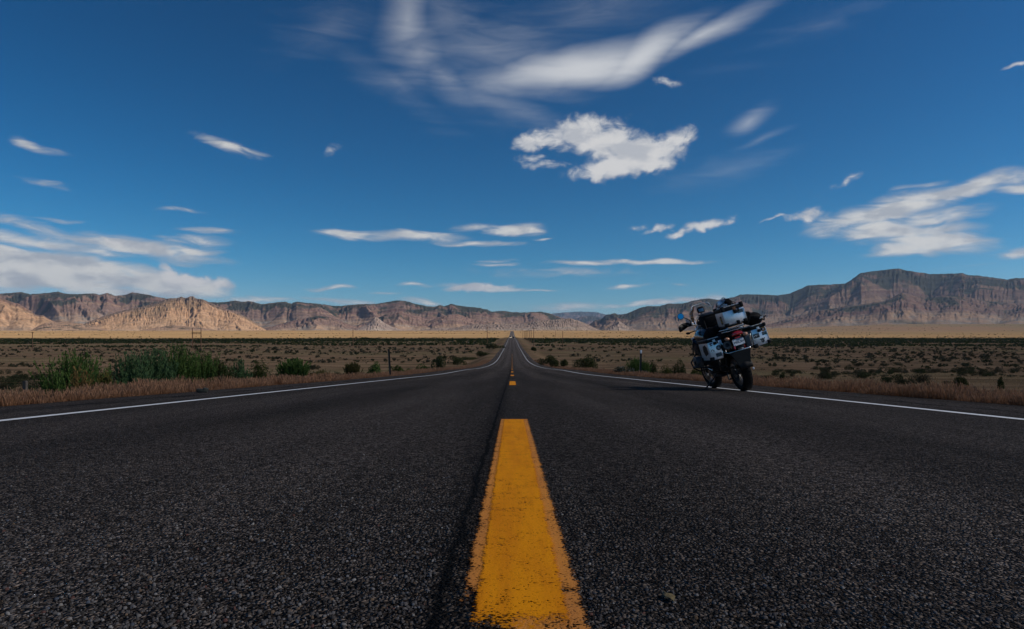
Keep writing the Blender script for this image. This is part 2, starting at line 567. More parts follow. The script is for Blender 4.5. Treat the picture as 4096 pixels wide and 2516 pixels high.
def mat_paint(name, color, wear_lo, wear_hi, stain, edges=None, lift=.35):
    """road paint worn through to the asphalt, ragged at its edges"""
    m, g, out = new_mat(name)
    geo = g.new('ShaderNodeNewGeometry')
    P = geo.outputs['Position']
    sp = g.new('ShaderNodeSeparateXYZ')
    g.link(P, sp.inputs[0])
    n1 = g.noise(P, 170, 3, .65)
    n2 = g.noise(P, 22, 4, .6)
    n3 = g.noise(g.mapping(P, scale=(6, .6, 1)), 4, 4, .6)
    c = g.mix(g.smooth(n3, .35, .7), color, stain)
    c = g.mix(g.math('MULTIPLY', g.smooth(n1, .52, .75), .5), c, tuple(x * .4 for x in color))
    n5 = g.noise(g.mapping(P, scale=(30, 1.2, 1)), 3.0, 4, .6)
    c = g.mix(g.math('MULTIPLY', g.smooth(n5, .54, .74), .28), c, tuple(x * .55 for x in color))
    b = g.new('ShaderNodeBsdfPrincipled')
    g.link(c, b.inputs['Base Color'])
    b.inputs['Roughness'].default_value = .9
    b.inputs['Specular IOR Level'].default_value = .05
    bp = g.new('ShaderNodeBump')
    bp.inputs['Strength'].default_value = .5
    bp.inputs['Distance'].default_value = .002
    g.link(n1, bp.inputs['Height'])
    g.link(bp.outputs[0], b.inputs['Normal'])
    wear = g.math('ADD', g.math('MULTIPLY', n1, .65), g.math('MULTIPLY', n2, .35))
    keep = g.smooth(wear, wear_lo, wear_hi)
    if edges:
        x0, x1, y0, soft = edges                            # ragged sides and near end
        e = g.math('MINIMUM', g.math('SUBTRACT', sp.outputs[0], x0), g.math('SUBTRACT', x1, sp.outputs[0]))
        e = g.math('MINIMUM', e, g.math('MULTIPLY', g.math('SUBTRACT', sp.outputs[1], y0), .12))
        e = g.math('ADD', g.math('MULTIPLY', e, 1 / soft), g.math('MULTIPLY_ADD', wear, 3.2, -1.6))
        keep = g.math('MULTIPLY', keep, g.smooth(e, -.15, .25))
    tr = g.new('ShaderNodeBsdfTransparent')
    mx = g.new('ShaderNodeMixShader')
    g.link(keep, mx.inputs[0])
    g.link(tr.outputs[0], mx.inputs[1])
    g.link(b.outputs[0], mx.inputs[2])
    g.link(mx.outputs[0], out.inputs[0])
    return m


M_GROUND = mat_ground()
M_ASPHALT = mat_asphalt()
M_ROCK = mat_attr('cliff_rock', grain=(.05, .22))
M_LEAF = mat_attr('foliage', translucent=.28)
M_GRASS = mat_attr('dry_grass', translucent=.3)

# ------------------------------------------------------------------ ground sheet
def growing(a, first, growth, end):
    v, s = [a], first
    while v[-1] < end:
        v.append(v[-1] + s)
        s *= growth
    v[-1] = end
    return v


xs = growing(5.0, .3, 1.06, 29000)
xs = np.array([-q for q in xs[::-1]] + list(np.linspace(-4.6, 4.6, 9)) + xs)
ys = np.array(list(np.linspace(-150, -4, 20)) + growing(-3.0, .5, 1.022, 29000))
GX, GY = np.meshgrid(xs, ys)
GZ = ground_z(GX, GY)
nx, ny = len(xs), len(ys)
idx = np.arange(nx * ny).reshape(ny, nx)
gq = np.stack([idx[:-1, :-1], idx[:-1, 1:], idx[1:, 1:], idx[1:, :-1]], -1).reshape(-1, 4)
ground = np_mesh('ground', np.stack([GX, GY, GZ], -1).reshape(-1, 3), gq, mat=M_GROUND, smooth=True)
tag(ground, 'tan desert plain with golden dry grass nearer the cliffs', None, kind='structure')

# ------------------------------------------------------------------ road and its markings
def crown(x):
    return -0.012 * np.abs(x)


def strip(name, x0, x1, y0, y1, lift, mat, parent, wob=None, step=1.03, first=.25):
    yy = np.array(growing(y0, first, step, y1)) if y1 - y0 > first else np.array([y0, y1])
    nxs = 9 if x1 - x0 > 2 else 2
    xx = np.linspace(x0, x1, nxs)
    X, Y = np.meshgrid(xx, yy)
    Z = prof(Y) + crown(X) + lift * (1 + np.maximum(Y, 0) / 55)      # a hair more with distance, against z-fighting
    if wob is not None:
        X = X + wob(X, Y)
    i = np.arange(X.size).reshape(X.shape)
    q = np.stack([i[:-1, :-1], i[:-1, 1:], i[1:, 1:], i[1:, :-1]], -1).reshape(-1, 4)
    return np_mesh(name, np.stack([X, Y, Z], -1).reshape(-1, 3), q, mat=mat, parent=parent, smooth=True)


road = strip('road', EDGE_L, EDGE_R, -60, 2720, 0.0, M_ASPHALT, None,
             wob=lambda X, Y: np.where(np.abs(X) > 5, .1 * fbm(X, Y / 1.3, 21) , 0))
tag(road, 'straight two-lane asphalt road running to the cliffs', None, kind='structure')
M_WHITE = mat_paint('white_road_paint', (.78, .79, .80), .33, .44, (.64, .65, .67))
M_YELLOW = mat_paint('yellow_road_paint', (.72, .265, .008), .24, .33, (.64, .225, .01))
M_YELLOW_NEW = mat_paint('fresh_yellow_road_paint', (.78, .28, .005), .37, .45, (.66, .215, .006), edges=(-.050, .075, .91, .016))
M_YELLOW_OLD = mat_paint('faded_yellow_road_paint', (.64, .245, .045), .37, .47, (.52, .20, .05), edges=(-.070, .098, 1.03, .018))
M_YELLOW_OLD2 = mat_paint('faded_yellow_road_paint_end', (.64, .245, .045), .40, .50, (.52, .20, .05), edges=(.0, .098, -9, .018))
wav = lambda X, Y: .012 * fbm(Y / 3.0, Y * 0, 91, 2) + np.sign(X) * .0
strip('edge_line', -3.66, -3.55, -40, 2715, .004, M_WHITE, road, wob=wav)
strip('edge_line', 3.65, 3.76, -40, 2715, .004, M_WHITE, road, wob=wav)
strip('centre_line_dash', -.09, .118, .96, 4.40, .004, M_YELLOW_OLD, road)['label'] = 'faded older coat round the nearest yellow dash'
strip('centre_line_dash', -.02, .118, .2, 1.02, .0047, M_YELLOW_OLD2, road)['label'] = 'faded older paint running off at the bottom of the nearest dash'
strip('centre_line_dash', -.058, .086, .84, 4.36, .0054, M_YELLOW_NEW, road)['label'] = 'bright near yellow dash with ragged end'
for k in range(1, 40):
    y0 = 12.45 + (k - 1) * 12.6
    strip('centre_line_dash', -.052, .076, y0, y0 + 3.4, .005, M_YELLOW, road, first=1.0)
    if y0 > 210:
        break

# stone chips standing proud in the near asphalt
def chips(n):
    Y = 0.8 / (1 - RNG.random(n) * (1 - .8 / 6.5))
    X = (RNG.random(n) * 2 - 1) * Y * .80
    keep = ((X < -.125) | (X > .10) | (Y > 4.4)) & (np.abs(X + .1) > .025)
    X, Y = X[keep], Y[keep]
    n = len(X)
    r = (.0012 + .0030 * RNG.random(n) ** 2.6)
    th = RNG.random(n) * 6.283
    asp = .5 + .5 * RNG.random(n)
    k = 5
    ang = np.linspace(0, 2 * np.pi, k, endpoint=False)[None] + RNG.random((n, k)) * .6
    rr = r[:, None] * (.75 + .5 * RNG.random((n, k)))
    px, py = np.cos(ang) * rr, np.sin(ang) * rr * asp[:, None]
    c, s = np.cos(th)[:, None], np.sin(th)[:, None]
    px, py = px * c - py * s, px * s + py * c
    h = r * (.25 + .45 * RNG.random(n))
    z0 = prof(Y) + crown(X)
    V = np.zeros((n, k * 2, 3))
    V[:, :k, 0] = X[:, None] + px
    V[:, :k, 1] = Y[:, None] + py
    V[:, :k, 2] = z0[:, None] - .0008
    tilt = (RNG.random((n, 2)) - .5) * .5
    V[:, k:, 0] = X[:, None] + px * .72
    V[:, k:, 1] = Y[:, None] + py * .72
    V[:, k:, 2] = (z0 + h)[:, None] + tilt[:, :1] * px + tilt[:, 1:] * py
    base = (np.arange(n) * k * 2)[:, None, None]
    side = np.array([[i, (i + 1) % k, k + (i + 1) % k, k + i] for i in range(k)])[None] + base
    top = np.array([[k, k + 1, k + 2], [k, k + 2, k + 3], [k, k + 3, k + 4]])[None] + base
    q = side.reshape(-1, 4)
    pal = np.array([[.065, .060, .060], [.088, .082, .082], [.045, .042, .041], [.12, .115, .118], [.16, .15, .147], [.12, .085, .06], [.065, .075, .095], [.10, .052, .045], [.20, .19, .182]])
    ci = RNG.choice(len(pal), n, p=[.3, .22, .2, .11, .05, .04, .035, .015, .03])
    col = pal[ci] * (.75 + .5 * RNG.random((n, 1)))
    o = np_mesh('asphalt_aggregate', V.reshape(-1, 3), q, top.reshape(-1, 3), col=np.repeat(col, k * 2, 0), mat=M_CHIP)
    tag(o, 'small grey stone chips set in the near asphalt', 'aggregate', kind='stuff')


M_CHIP = mat_attr('stone_chip')
chips(24000)

# ------------------------------------------------------------------ mountains
def px_interp(pts, x):
    p = np.array(pts, float)
    return np.interp(x, p[:, 0], p[:, 1])


def gullies(H, px_, py_, dx, dy, cell, seed):
    """stripes that run down the slope of H: value about -1..1 at one gully spacing"""
    gy, gx = np.gradient(H, dy, dx)
    sl = np.hypot(gx, gy)
    tx, ty = -gy / (sl + 1e-6), gx / (sl + 1e-6)           # along the contour
    cx, cy = px_ / cell, py_ / cell
    ix, iy = np.floor(cx), np.floor(cy)
    num = np.zeros_like(H)
    den = np.zeros_like(H) + 1e-9
    for a in (-1, 0, 1, 2):
        for b in (-1, 0, 1, 2):
            ii, jj = (ix + a).astype(np.int64), (iy + b).astype(np.int64)
            r1 = _T[(jj + seed * 31) & 511, (ii + seed * 57) & 511]
            r2 = _T[(jj + seed * 13 + 101) & 511, (ii + seed * 71 + 203) & 511]
            vx, vy = cx - (ix + a + r1), cy - (iy + b + r2)
            w = np.exp(-1.9 * (vx * vx + vy * vy))
            num += w * np.cos(2 * np.pi * (vx * tx + vy * ty) * .9 + r1 * 3)
            den += w
    return num / den, sl


def mountain(name, label, skyline, x0, x1, d0, d1, seed, spur=.32, spur_w=850., bite=.36, cells=(460, 220, 100), style='cliff', cols=900, rows=150, back=.25, rough_top=3.0, tone=1.0, scrubby=0.0):
    """a range built as relief between a foot line and a ridge line: spurs, gullies cut down the slopes, ledges"""
    px = np.linspace(x0, x1, cols)
    u = (px - 2048) / F
    s = np.concatenate([np.linspace(-.02, 1, rows), np.linspace(1.03, 1 + back, 8)])
    S, U = np.meshgrid(s, u, indexing='ij')
    D0 = d0 * (1 + .04 * fbm(u * 9, u * 0, seed + 40))[None, :]
    D1 = d1 * (1 + .02 * fbm(u * 6, u * 0, seed + 41))[None, :]
    Y = D0 + (D1 - D0) * S
    X = U * Y
    top = (HY - px_interp(skyline, px) + 1.3 * fbm(px / 11, px * 0, seed + 60, 2) + 1.0 * fbm(px / 3.7, px * 0, seed + 61, 2)) / F
    ztop = top[None, :] * D1
    zb = ground_z(X, Y) - 2.0
    zb0 = ground_z(U * D0, D0 + 0 * U) - 3.0
    rel = np.maximum(ztop - zb0, 2.0)
    dm = (d0 + d1) / 2
    Xm = U * dm                                      # lateral and downslope metre coordinates
    Ym = S * (d1 - d0)
    wx = Xm + (S - .5) * spur_w * .9 * fbm(Xm / (spur_w * 3), Xm * 0, seed + 30, 2)
    sp0 = ridged(wx / spur_w + .25 * fbm(S * 1.5, Xm / 1500, seed + 31), S * .35 + 8, seed + 32, 2, .5)
    env = np.clip(4 * S * (1 - S), 0, 1) ** .8
    Se = np.clip(S + env * spur * sp0, 0, 1.0)
    Se = np.where(S >= 1, 1.0, Se)
    if style == 'cliff':
        P = Se ** 1.25 * .9 + .1 * Se
    elif style == 'mesa':
        P = np.interp(Se, [0, .15, .5, .8, 1.0], [0, .06, .40, .80, 1.0])
    else:
        P = np.interp(Se, [0, .2, .5, .8, 1.0], [0, .10, .40, .78, 1.0])
    H = rel * P
    dx = (u[1] - u[0]) * dm
    dy = (s[1] - s[0]) * (d1 - d0)
    fade = np.clip(S * 5, 0, 1) * np.clip((1.0 - S) * 14, 0, 1)
    cut = np.zeros_like(H)
    for k, cell in enumerate(cells):
        if cell < dx * 2.2:
            continue
        n, sl = gullies(H, Xm, Ym, dx, dy, cell, seed + k)
        e = (np.sqrt(np.clip(.5 + .5 * n, 0, 1)) - .62) * .85 ** k    # rounded crests, cut gullies
        amp = bite * cell * np.clip(sl, 0, .7) * fade
        H = H + e * amp
        cut = cut + e * (.6 ** k)
    # ledges of harder rock
    lv = H / rel
    if style in ('cliff', 'mesa'):
        st = .016 if style == 'cliff' else .022
        ph = lv * (11 if style == 'cliff' else 6) + .35 * fbm(Xm / 900, S, seed + 50)
        led = (ph - np.floor(ph))
        lv2 = lv + (np.interp(led, [0, .55, .75, 1], [0, -.5, .45, 0])) * st * sstep(.15, .35, lv) * fade
        H = lv2 * rel
    P = H / rel
    Z = np.maximum(zb0 + H, zb)
    Z = Z + rough_top * fbm(X / 22, Y / 22, seed + 11, 3) * sstep(.35, .8, P)
    lim = top[None, :] * Y * (.955 + .045 * np.clip(S, 0, 1) ** 2)
    Z = np.where(S < 1, np.minimum(Z, np.maximum(lim, zb)), Z)
    Z = np.where(S > 1, ztop - (S - 1) * rel * .8, Z)
    # ---- colours of rock and scrub
    lev = np.clip(P, 0, 1) + .03 * fbm(Xm / 400, S * 3, seed + 14)
    n = fbm(X / 130, Y / 60 + Z / 25, seed + 15, 4)
    strata = vnoise(lev * 26, Xm / 2500, seed + 16)
    tan = np.array([.46, .30, .195]) * tone
    grey = np.array([.36, .29, .23]) * tone
    brown = np.array([.26, .165, .128]) * tone
    red = np.array([.235, .125, .10]) * tone
    scrub = np.array([.040, .044, .032])
    scrub2 = np.array([.078, .074, .052])
    c = lerp3(grey, tan, sstep(-.35, .45, n + .8 * cut))
    c = lerp3(c, brown, sstep(.32, .52, lev) * .9)
    c = lerp3(c, tan * .9, sstep(.25, .7, strata) * sstep(.12, .3, lev) * sstep(.85, .65, lev) * .75)
    c = lerp3(c, red, sstep(.15, .6, -strata) * sstep(.4, .55, lev) * .7)
    veg = sstep(-.05, .40, fbm(X / 210, Y / 150, seed + 18, 5, .62) + (lev - .60 + scrubby) * 1.7 - .8 * cut)
    if style == 'badland':
        veg = veg * .12
        c = lerp3(c, np.array([.25, .205, .17]) * tone, np.full_like(lev, .6))
    if style == 'mesa':
        veg = veg * .5
        c = lerp3(c, np.array([.56, .335, .185]) * tone, sstep(.03, .2, lev) * (1 - sstep(.8, .98, lev)) * .75)  # tan rock, brightened and warmed in place of sunlight falling on it
    if style == 'soft':
        c = lerp3(c, np.array([.34, .22, .145]) * tone, np.full_like(lev, .8))
        veg = sstep(.12, .3, fbm(X / 34, Y / 30, seed + 18, 3, .6)) * .9
    c = lerp3(c, scrub2, veg * .8)
    c = lerp3(c, scrub, sstep(.4, 1, veg) * .85)
    foot = sstep(.20, .02, lev) * sstep(-.1, .3, fbm(X / 300, Y / 90, seed + 19, 4)) * (style == 'cliff')
    c = lerp3(c, scrub2, foot * .85)
    c = c * (1 + .25 * fbm(X / 45, Y / 45 + Z / 14, seed + 20, 3))[..., None]
    i = np.arange(S.size).reshape(S.shape)
    q = np.stack([i[:-1, :-1], i[:-1, 1:], i[1:, 1:], i[1:, :-1]], -1).reshape(-1, 4)
    o = np_mesh(name, np.stack([X, Y, Z], -1).reshape(-1, 3), q, col=np.clip(c, .01, .9).reshape(-1, 3), mat=M_ROCK, smooth=True)
    tag(o, label, None, kind='structure')
    return o


SKY_FAR = [(1900, 1262), (2150, 1258), (2210, 1254), (2277, 1248), (2323, 1246), (2389, 1249), (2422, 1258), (2506, 1256), (2600, 1262), (2700, 1275)]
SKY_FAR2 = [(2200, 1300), (2290, 1278), (2330, 1266), (2370, 1263), (2420, 1275), (2480, 1292)]
SKY_LEFT = [(-900, 1165), (-500, 1180), (-250, 1168), (0, 1175), (83, 1168), (121, 1177), (175, 1173), (233, 1167), (266, 1175), (316, 1177), (374, 1173), (399, 1180), (428, 1171), (462, 1183), (499, 1180), (530, 1169), (582, 1177), (624, 1186), (653, 1192), (720, 1198), (800, 1206), (853, 1209), (894, 1209), (940, 1202), (969, 1207), (998, 1204), (1024, 1210), (1045, 1217), (1107, 1209), (1140, 1207), (1165, 1215), (1188, 1205), (1211, 1210), (1257, 1213), (1332, 1223), (1357, 1224), (1432, 1217), (1507, 1215), (1544, 1209), (1581, 1202), (1606, 1202), (1635, 1207), (1669, 1217), (1710, 1225), (1739, 1227), (1762, 1219), (1777, 1225), (1806, 1215), (1823, 1221), (1856, 1225), (1914, 1231), (1947, 1238), (1968, 1246), (2014, 1243), (2048, 1248), (2090, 1250), (2160, 1246), (2194, 1252), (2223, 1263), (2260, 1275), (2289, 1288), (2340, 1312), (2400, 1330)]
SKY_BUTTE = [(240, 1330), (300, 1312), (360, 1285), (420, 1262), (500, 1240), (560, 1228), (620, 1214), (660, 1198), (682, 1192), (705, 1193), (726, 1187), (745, 1192), (761, 1185), (774, 1185), (779, 1193), (815, 1198), (850, 1215), (890, 1232), (930, 1243), (975, 1262), (1020, 1290), (1060, 1316), (1090, 1330)]
SKY_SAND = [(-900, 1190), (-500, 1205), (-250, 1195), (-100, 1185), (0, 1190), (40, 1205), (75, 1215), (100, 1230), (128, 1245), (135, 1256), (155, 1262), (172, 1259), (195, 1275), (230, 1290), (300, 1322), (330, 1335)]
SKY_HILL = [(90, 1338), (120, 1325), (150, 1305), (185, 1291), (240, 1289), (300, 1292), (345, 1297), (390, 1308), (430, 1320), (470, 1334)]
SKY_HILL2 = [(520, 1332), (580, 1318), (640, 1308), (690, 1300), (740, 1304), (800, 1312), (880, 1322), (960, 1332)]
SKY_SPUR = [(1380, 1334), (1420, 1322), (1470, 1296), (1500, 1268), (1512, 1272), (1540, 1294), (1575, 1310), (1620, 1322), (1660, 1332)]
SKY_BAD = [(1640, 1332), (1700, 1318), (1760, 1310), (1790, 1316), (1831, 1308), (1860, 1301), (1918, 1296), (1981, 1295), (2048, 1298), (2100, 1297), (2148, 1284), (2214, 1279), (2281, 1273), (2318, 1283), (2356, 1300), (2381, 1313), (2430, 1330)]
SKY_PYR = [(2400, 1328), (2430, 1312), (2455, 1295), (2475, 1282), (2490, 1293), (2510, 1305), (2540, 1316), (2580, 1328)]
SKY_RIGHT = [(2330, 1320), (2364, 1294), (2381, 1280), (2405, 1276), (2422, 1261), (2460, 1252), (2476, 1261), (2506, 1256), (2530, 1244), (2564, 1229), (2589, 1225), (2639, 1225), (2668, 1215), (2730, 1214), (2768, 1204), (2818, 1194), (2842, 1194), (2872, 1200), (2938, 1188), (2963, 1177), (3046, 1178), (3109, 1181), (3155, 1175), (3193, 1159), (3230, 1142), (3272, 1139), (3380, 1135), (3405, 1119), (3442, 1092), (3505, 1084), (3592, 1073), (3629, 1082), (3721, 1096), (3850, 1093), (3871, 1100), (3925, 1104), (4029, 1118), (4054, 1113), (4096, 1112), (4300, 1106), (4600, 1130), (5000, 1150)]
SKY_RLOW = [(2980, 1330), (3080, 1296), (3180, 1268), (3290, 1240), (3380, 1226), (3470, 1214), (3540, 1204), (3610, 1170), (3640, 1176), (3700, 1196), (3790, 1182), (3860, 1186), (3950, 1206), (4096, 1214), (4400, 1218), (5000, 1240)]

mountain('mountain_range', 'faint blue far-off range in the gap above the road', SKY_FAR, 1950, 2720, 20000, 24000, 101, spur_w=2500, cells=(1200, 600), cols=220, rows=50, tone=.8)
mountain('mountain_range', 'blue mid-distance hump below the far-off range', SKY_FAR2, 2210, 2470, 14000, 16000, 131, spur_w=1500, cells=(700, 350), cols=100, rows=40, tone=.7)
mountain('mountain_range', 'long scrub-topped cliff range left of the road', SKY_LEFT, -900, 2395, 6200, 7500, 201, cols=860, rows=135, tone=.76)
mountain('butte', 'sunlit tan butte with small rock towers in front of the left range', SKY_BUTTE, 245, 1085, 4400, 5100, 301, spur=.16, spur_w=420, bite=.42, cells=(180, 90, 45), style='mesa', cols=340, rows=100, tone=.9, rough_top=2)
mountain('hill', 'pale sandy bluff at the left end of the range', SKY_SAND, -900, 325, 3900, 4500, 331, spur=.16, spur_w=380, bite=.42, cells=(160, 80, 40), style='mesa', cols=320, rows=80, tone=.92)
SKY_LLOW = [(1000, 1335), (1060, 1316), (1130, 1292), (1200, 1276), (1275, 1262), (1330, 1268), (1380, 1290), (1420, 1304), (1470, 1288), (1540, 1260), (1600, 1246), (1660, 1262), (1720, 1282), (1770, 1262), (1830, 1256), (1880, 1274), (1940, 1288), (2000, 1308), (2040, 1335)]
mountain('mountain_range', 'pale lower spurs in front of the left range', SKY_LLOW, 1005, 2035, 5250, 5950, 591, spur_w=480, bite=.42, cells=(240, 120, 60), cols=320, rows=80, tone=.86, scrubby=-.22)
mountain('hill', 'low tan knoll dotted with scrub before the sandy bluff', SKY_HILL, 95, 465, 2950, 3350, 361, spur=.08, bite=.25, cells=(90, 45), style='soft', cols=160, rows=60, rough_top=1)
mountain('hill', 'low scrub-dotted rise before the tan butte', SKY_HILL2, 525, 955, 3150, 3650, 371, spur=.08, bite=.25, cells=(90, 45), style='soft', cols=160, rows=60, rough_top=1)
mountain('hill', 'sharp pale spur standing out from the left range', SKY_SPUR, 1385, 1655, 4700, 5250, 381, spur=.05, bite=.5, cells=(130, 60, 30), style='badland', cols=170, rows=80, tone=1.35, rough_top=1)
mountain('hill', 'grey fluted badland ridge across the end of the road', SKY_BAD, 1645, 2425, 3500, 3900, 401, spur=.05, spur_w=350, bite=.5, cells=(110, 60, 30), style='badland', cols=360, rows=70, rough_top=1)
mountain('hill', 'small grey pyramid hill right of the road end', SKY_PYR, 2405, 2575, 4250, 4700, 431, spur=.05, bite=.5, cells=(120, 60, 30), style='badland', cols=120, rows=60, tone=1.05, rough_top=1)
mountain('mountain_range', 'high mesa range with dark scrubby top on the right', SKY_RIGHT, 2335, 4990, 6300, 7900, 501, spur_w=1050, cols=800, rows=135, tone=.56, scrubby=.08)
mountain('mountain_range', 'ribbed lower spurs below the high mesa on the right', SKY_RLOW, 2985, 4990, 5300, 6150, 551, spur_w=560, bite=.46, cells=(260, 130, 65), cols=600, rows=100, tone=.62, scrubby=-.12)

# ------------------------------------------------------------------ vegetation
def at_px(x, lat=None, d=None):
    """world x, y for a photograph column, given the lateral offset or the distance"""
    u = (x - 2048.0) / F
    if d is None:
        d = lat / u
    return u * d, d


def leaf_clump(n, leaf, rng, rx=.5, ry=.5, h=.6, lumps=6, pal=((.05, .06, .03), (.09, .095, .05)), flat=.5):
    """leaf faces spread through a lumpy dome of unit-ish size; returns verts, quads, colours"""
    lc = rng.normal(0, .5, (lumps, 3)) * [rx * .75, ry * .75, 0]
    lc[:, 2] = h * (.32 + .38 * rng.random(lumps)) * (1 - .35 * np.hypot(lc[:, 0] / rx, lc[:, 1] / ry))
    lr = .30 + .25 * rng.random(lumps)
    k = rng.integers(0, lumps, n)
    d = rng.normal(0, 1, (n, 3))
    d /= np.linalg.norm(d, axis=1)[:, None]
    rad = lr[k] * (.45 + .55 * rng.random(n) ** .5)
    c = lc[k] + d * rad[:, None] * [rx, ry, h * .75]
    c[:, 2] = np.maximum(c[:, 2], .02 * h + .05 * h * rng.random(n))
    a = rng.normal(0, 1, (n, 3))
    a[:, 2] = np.abs(a[:, 2]) + flat
    a /= np.linalg.norm(a, axis=1)[:, None]
    b = np.cross(a, rng.normal(0, 1, (n, 3)))
    b /= np.linalg.norm(b, axis=1)[:, None] + 1e-6
    L = (leaf * (.6 + .8 * rng.random(n)))[:, None]
    W = L * .42
    V = np.stack([c - a * L * .5, c + b * W * .5, c + a * L * .5, c - b * W * .5], 1)
    t = rng.random((n, 1))
    col = np.asarray(pal[0]) * (1 - t) + np.asarray(pal[1]) * t
    q = np.arange(n * 4).reshape(n, 4)
    return V.reshape(-1, 3), q, np.repeat(col, 4, 0)


def whips(n_stem, n_leaf, rng, w, h, spread=.5, leaf=.07, pal=((.035, .075, .03), (.08, .13, .05)), stem_w=.006):
    """upright broom of thin stems clothed with narrow leaves"""
    base = np.clip(rng.normal(0, 1, (n_stem, 2)), -2, 2) * w * .36
    out = base / (w * .33 + 1e-6) * spread * min(h, w * 1.2) * .22 + rng.normal(0, .05, (n_stem, 2)) * h
    hh = h * (.68 + .40 * rng.random(n_stem)) * (1 - .28 * np.clip(np.hypot(*base.T) / w, 0, 1))
    def pt(i, t):
        z = hh[i] * t
        return np.stack([base[i, 0] + out[i, 0] * t ** 1.6, base[i, 1] + out[i, 1] * t ** 1.6, z], -1)
    segs = 4
    i = np.arange(n_stem)
    V, Q, C = [], [], []
    side = rng.normal(0, 1, (n_stem, 2))
    side /= np.linalg.norm(side, axis=1)[:, None]
    off = 0
    sv = []
    for k in range(segs + 1):
        t = np.full(n_stem, k / segs)
        p = pt(i, t)
        ww = stem_w * (1 - .75 * k / segs)
        sv.append(np.stack([p - np.c_[side, np.zeros(n_stem)] * ww, p + np.c_[side, np.zeros(n_stem)] * ww], 1))
    sv = np.stack(sv, 1)                                            # stem, seg, 2, 3
    V.append(sv.reshape(-1, 3))
    per = (segs + 1) * 2
    q = np.array([[k * 2, k * 2 + 1, k * 2 + 3, k * 2 + 2] for k in range(segs)])[None] + (i * per)[:, None, None]
    Q.append(q.reshape(-1, 4))
    C.append(np.tile(np.asarray(pal[0]) * .8 + .02, (n_stem * per, 1)))
    off = n_stem * per
    m = n_stem * n_leaf
    li = np.repeat(i, n_leaf)
    t = .18 + .82 * rng.random(m) ** .8
    p = pt(li, t)
    a = rng.normal(0, .38, (m, 3))
    a[:, 2] = .9 + .5 * rng.random(m)
    a[:, :2] += out[li] / h * 1.1
    a /= np.linalg.norm(a, axis=1)[:, None]
    b = np.cross(a, rng.normal(0, 1, (m, 3)))
    b /= np.linalg.norm(b, axis=1)[:, None] + 1e-6
    L = (leaf * (.6 + .8 * rng.random(m)))[:, None]
    W = L * .15
    lv = np.stack([p, p + a * L * .5 + b * W, p + a * L, p + a * L * .5 - b * W], 1)
    V.append(lv.reshape(-1, 3))
    Q.append(np.arange(m * 4).reshape(m, 4) + off)
    tt = (rng.random((n_stem, 1))[li] * .5 + .5 * rng.random((m, 1)))
    cc = np.asarray(pal[0]) * (1 - tt) + np.asarray(pal[1]) * tt
    C.append(np.repeat(cc, 4, 0))
    return V, Q, C


GREEN = ((.030, .066, .018), (.125, .195, .055))
BLUEGREEN = ((.030, .068, .030), (.120, .195, .085))
OLIVE = ((.030, .040, .016), (.075, .080, .032))
YELLOWISH = ((.060, .060, .018), (.125, .105, .035))


def whip_shrub(label, x, top, hw, lat, pal=GREEN, stems=90, leaves=26, spread=.5, leaf=.062, dry=False, group=None, depth=1.0):
    X, Y = at_px(x, lat)
    z0 = float(ground_z(X, Y)) - .03
    h = (HY - top) / F * Y - z0
    w = hw / F * Y
    rng = np.random.default_rng(int(x * 7 + top))
    V, Q, C = whips(int(stems * 1.7), int(leaves * 2.2), rng, w, h, spread, leaf, pal, stem_w=.0018 + .0012 * (Y / 15))
    root = empty('rabbitbrush', (X, Y, z0))
    tag(root, label, 'shrub', group)
    np_mesh('stems', V[0], Q[0], col=C[0], mat=M_LEAF, parent=root)['kind'] = 'stuff'
    np_mesh('foliage', V[1], Q[1] - len(V[0]), col=C[1], mat=M_LEAF, parent=root)['kind'] = 'stuff'
    return root


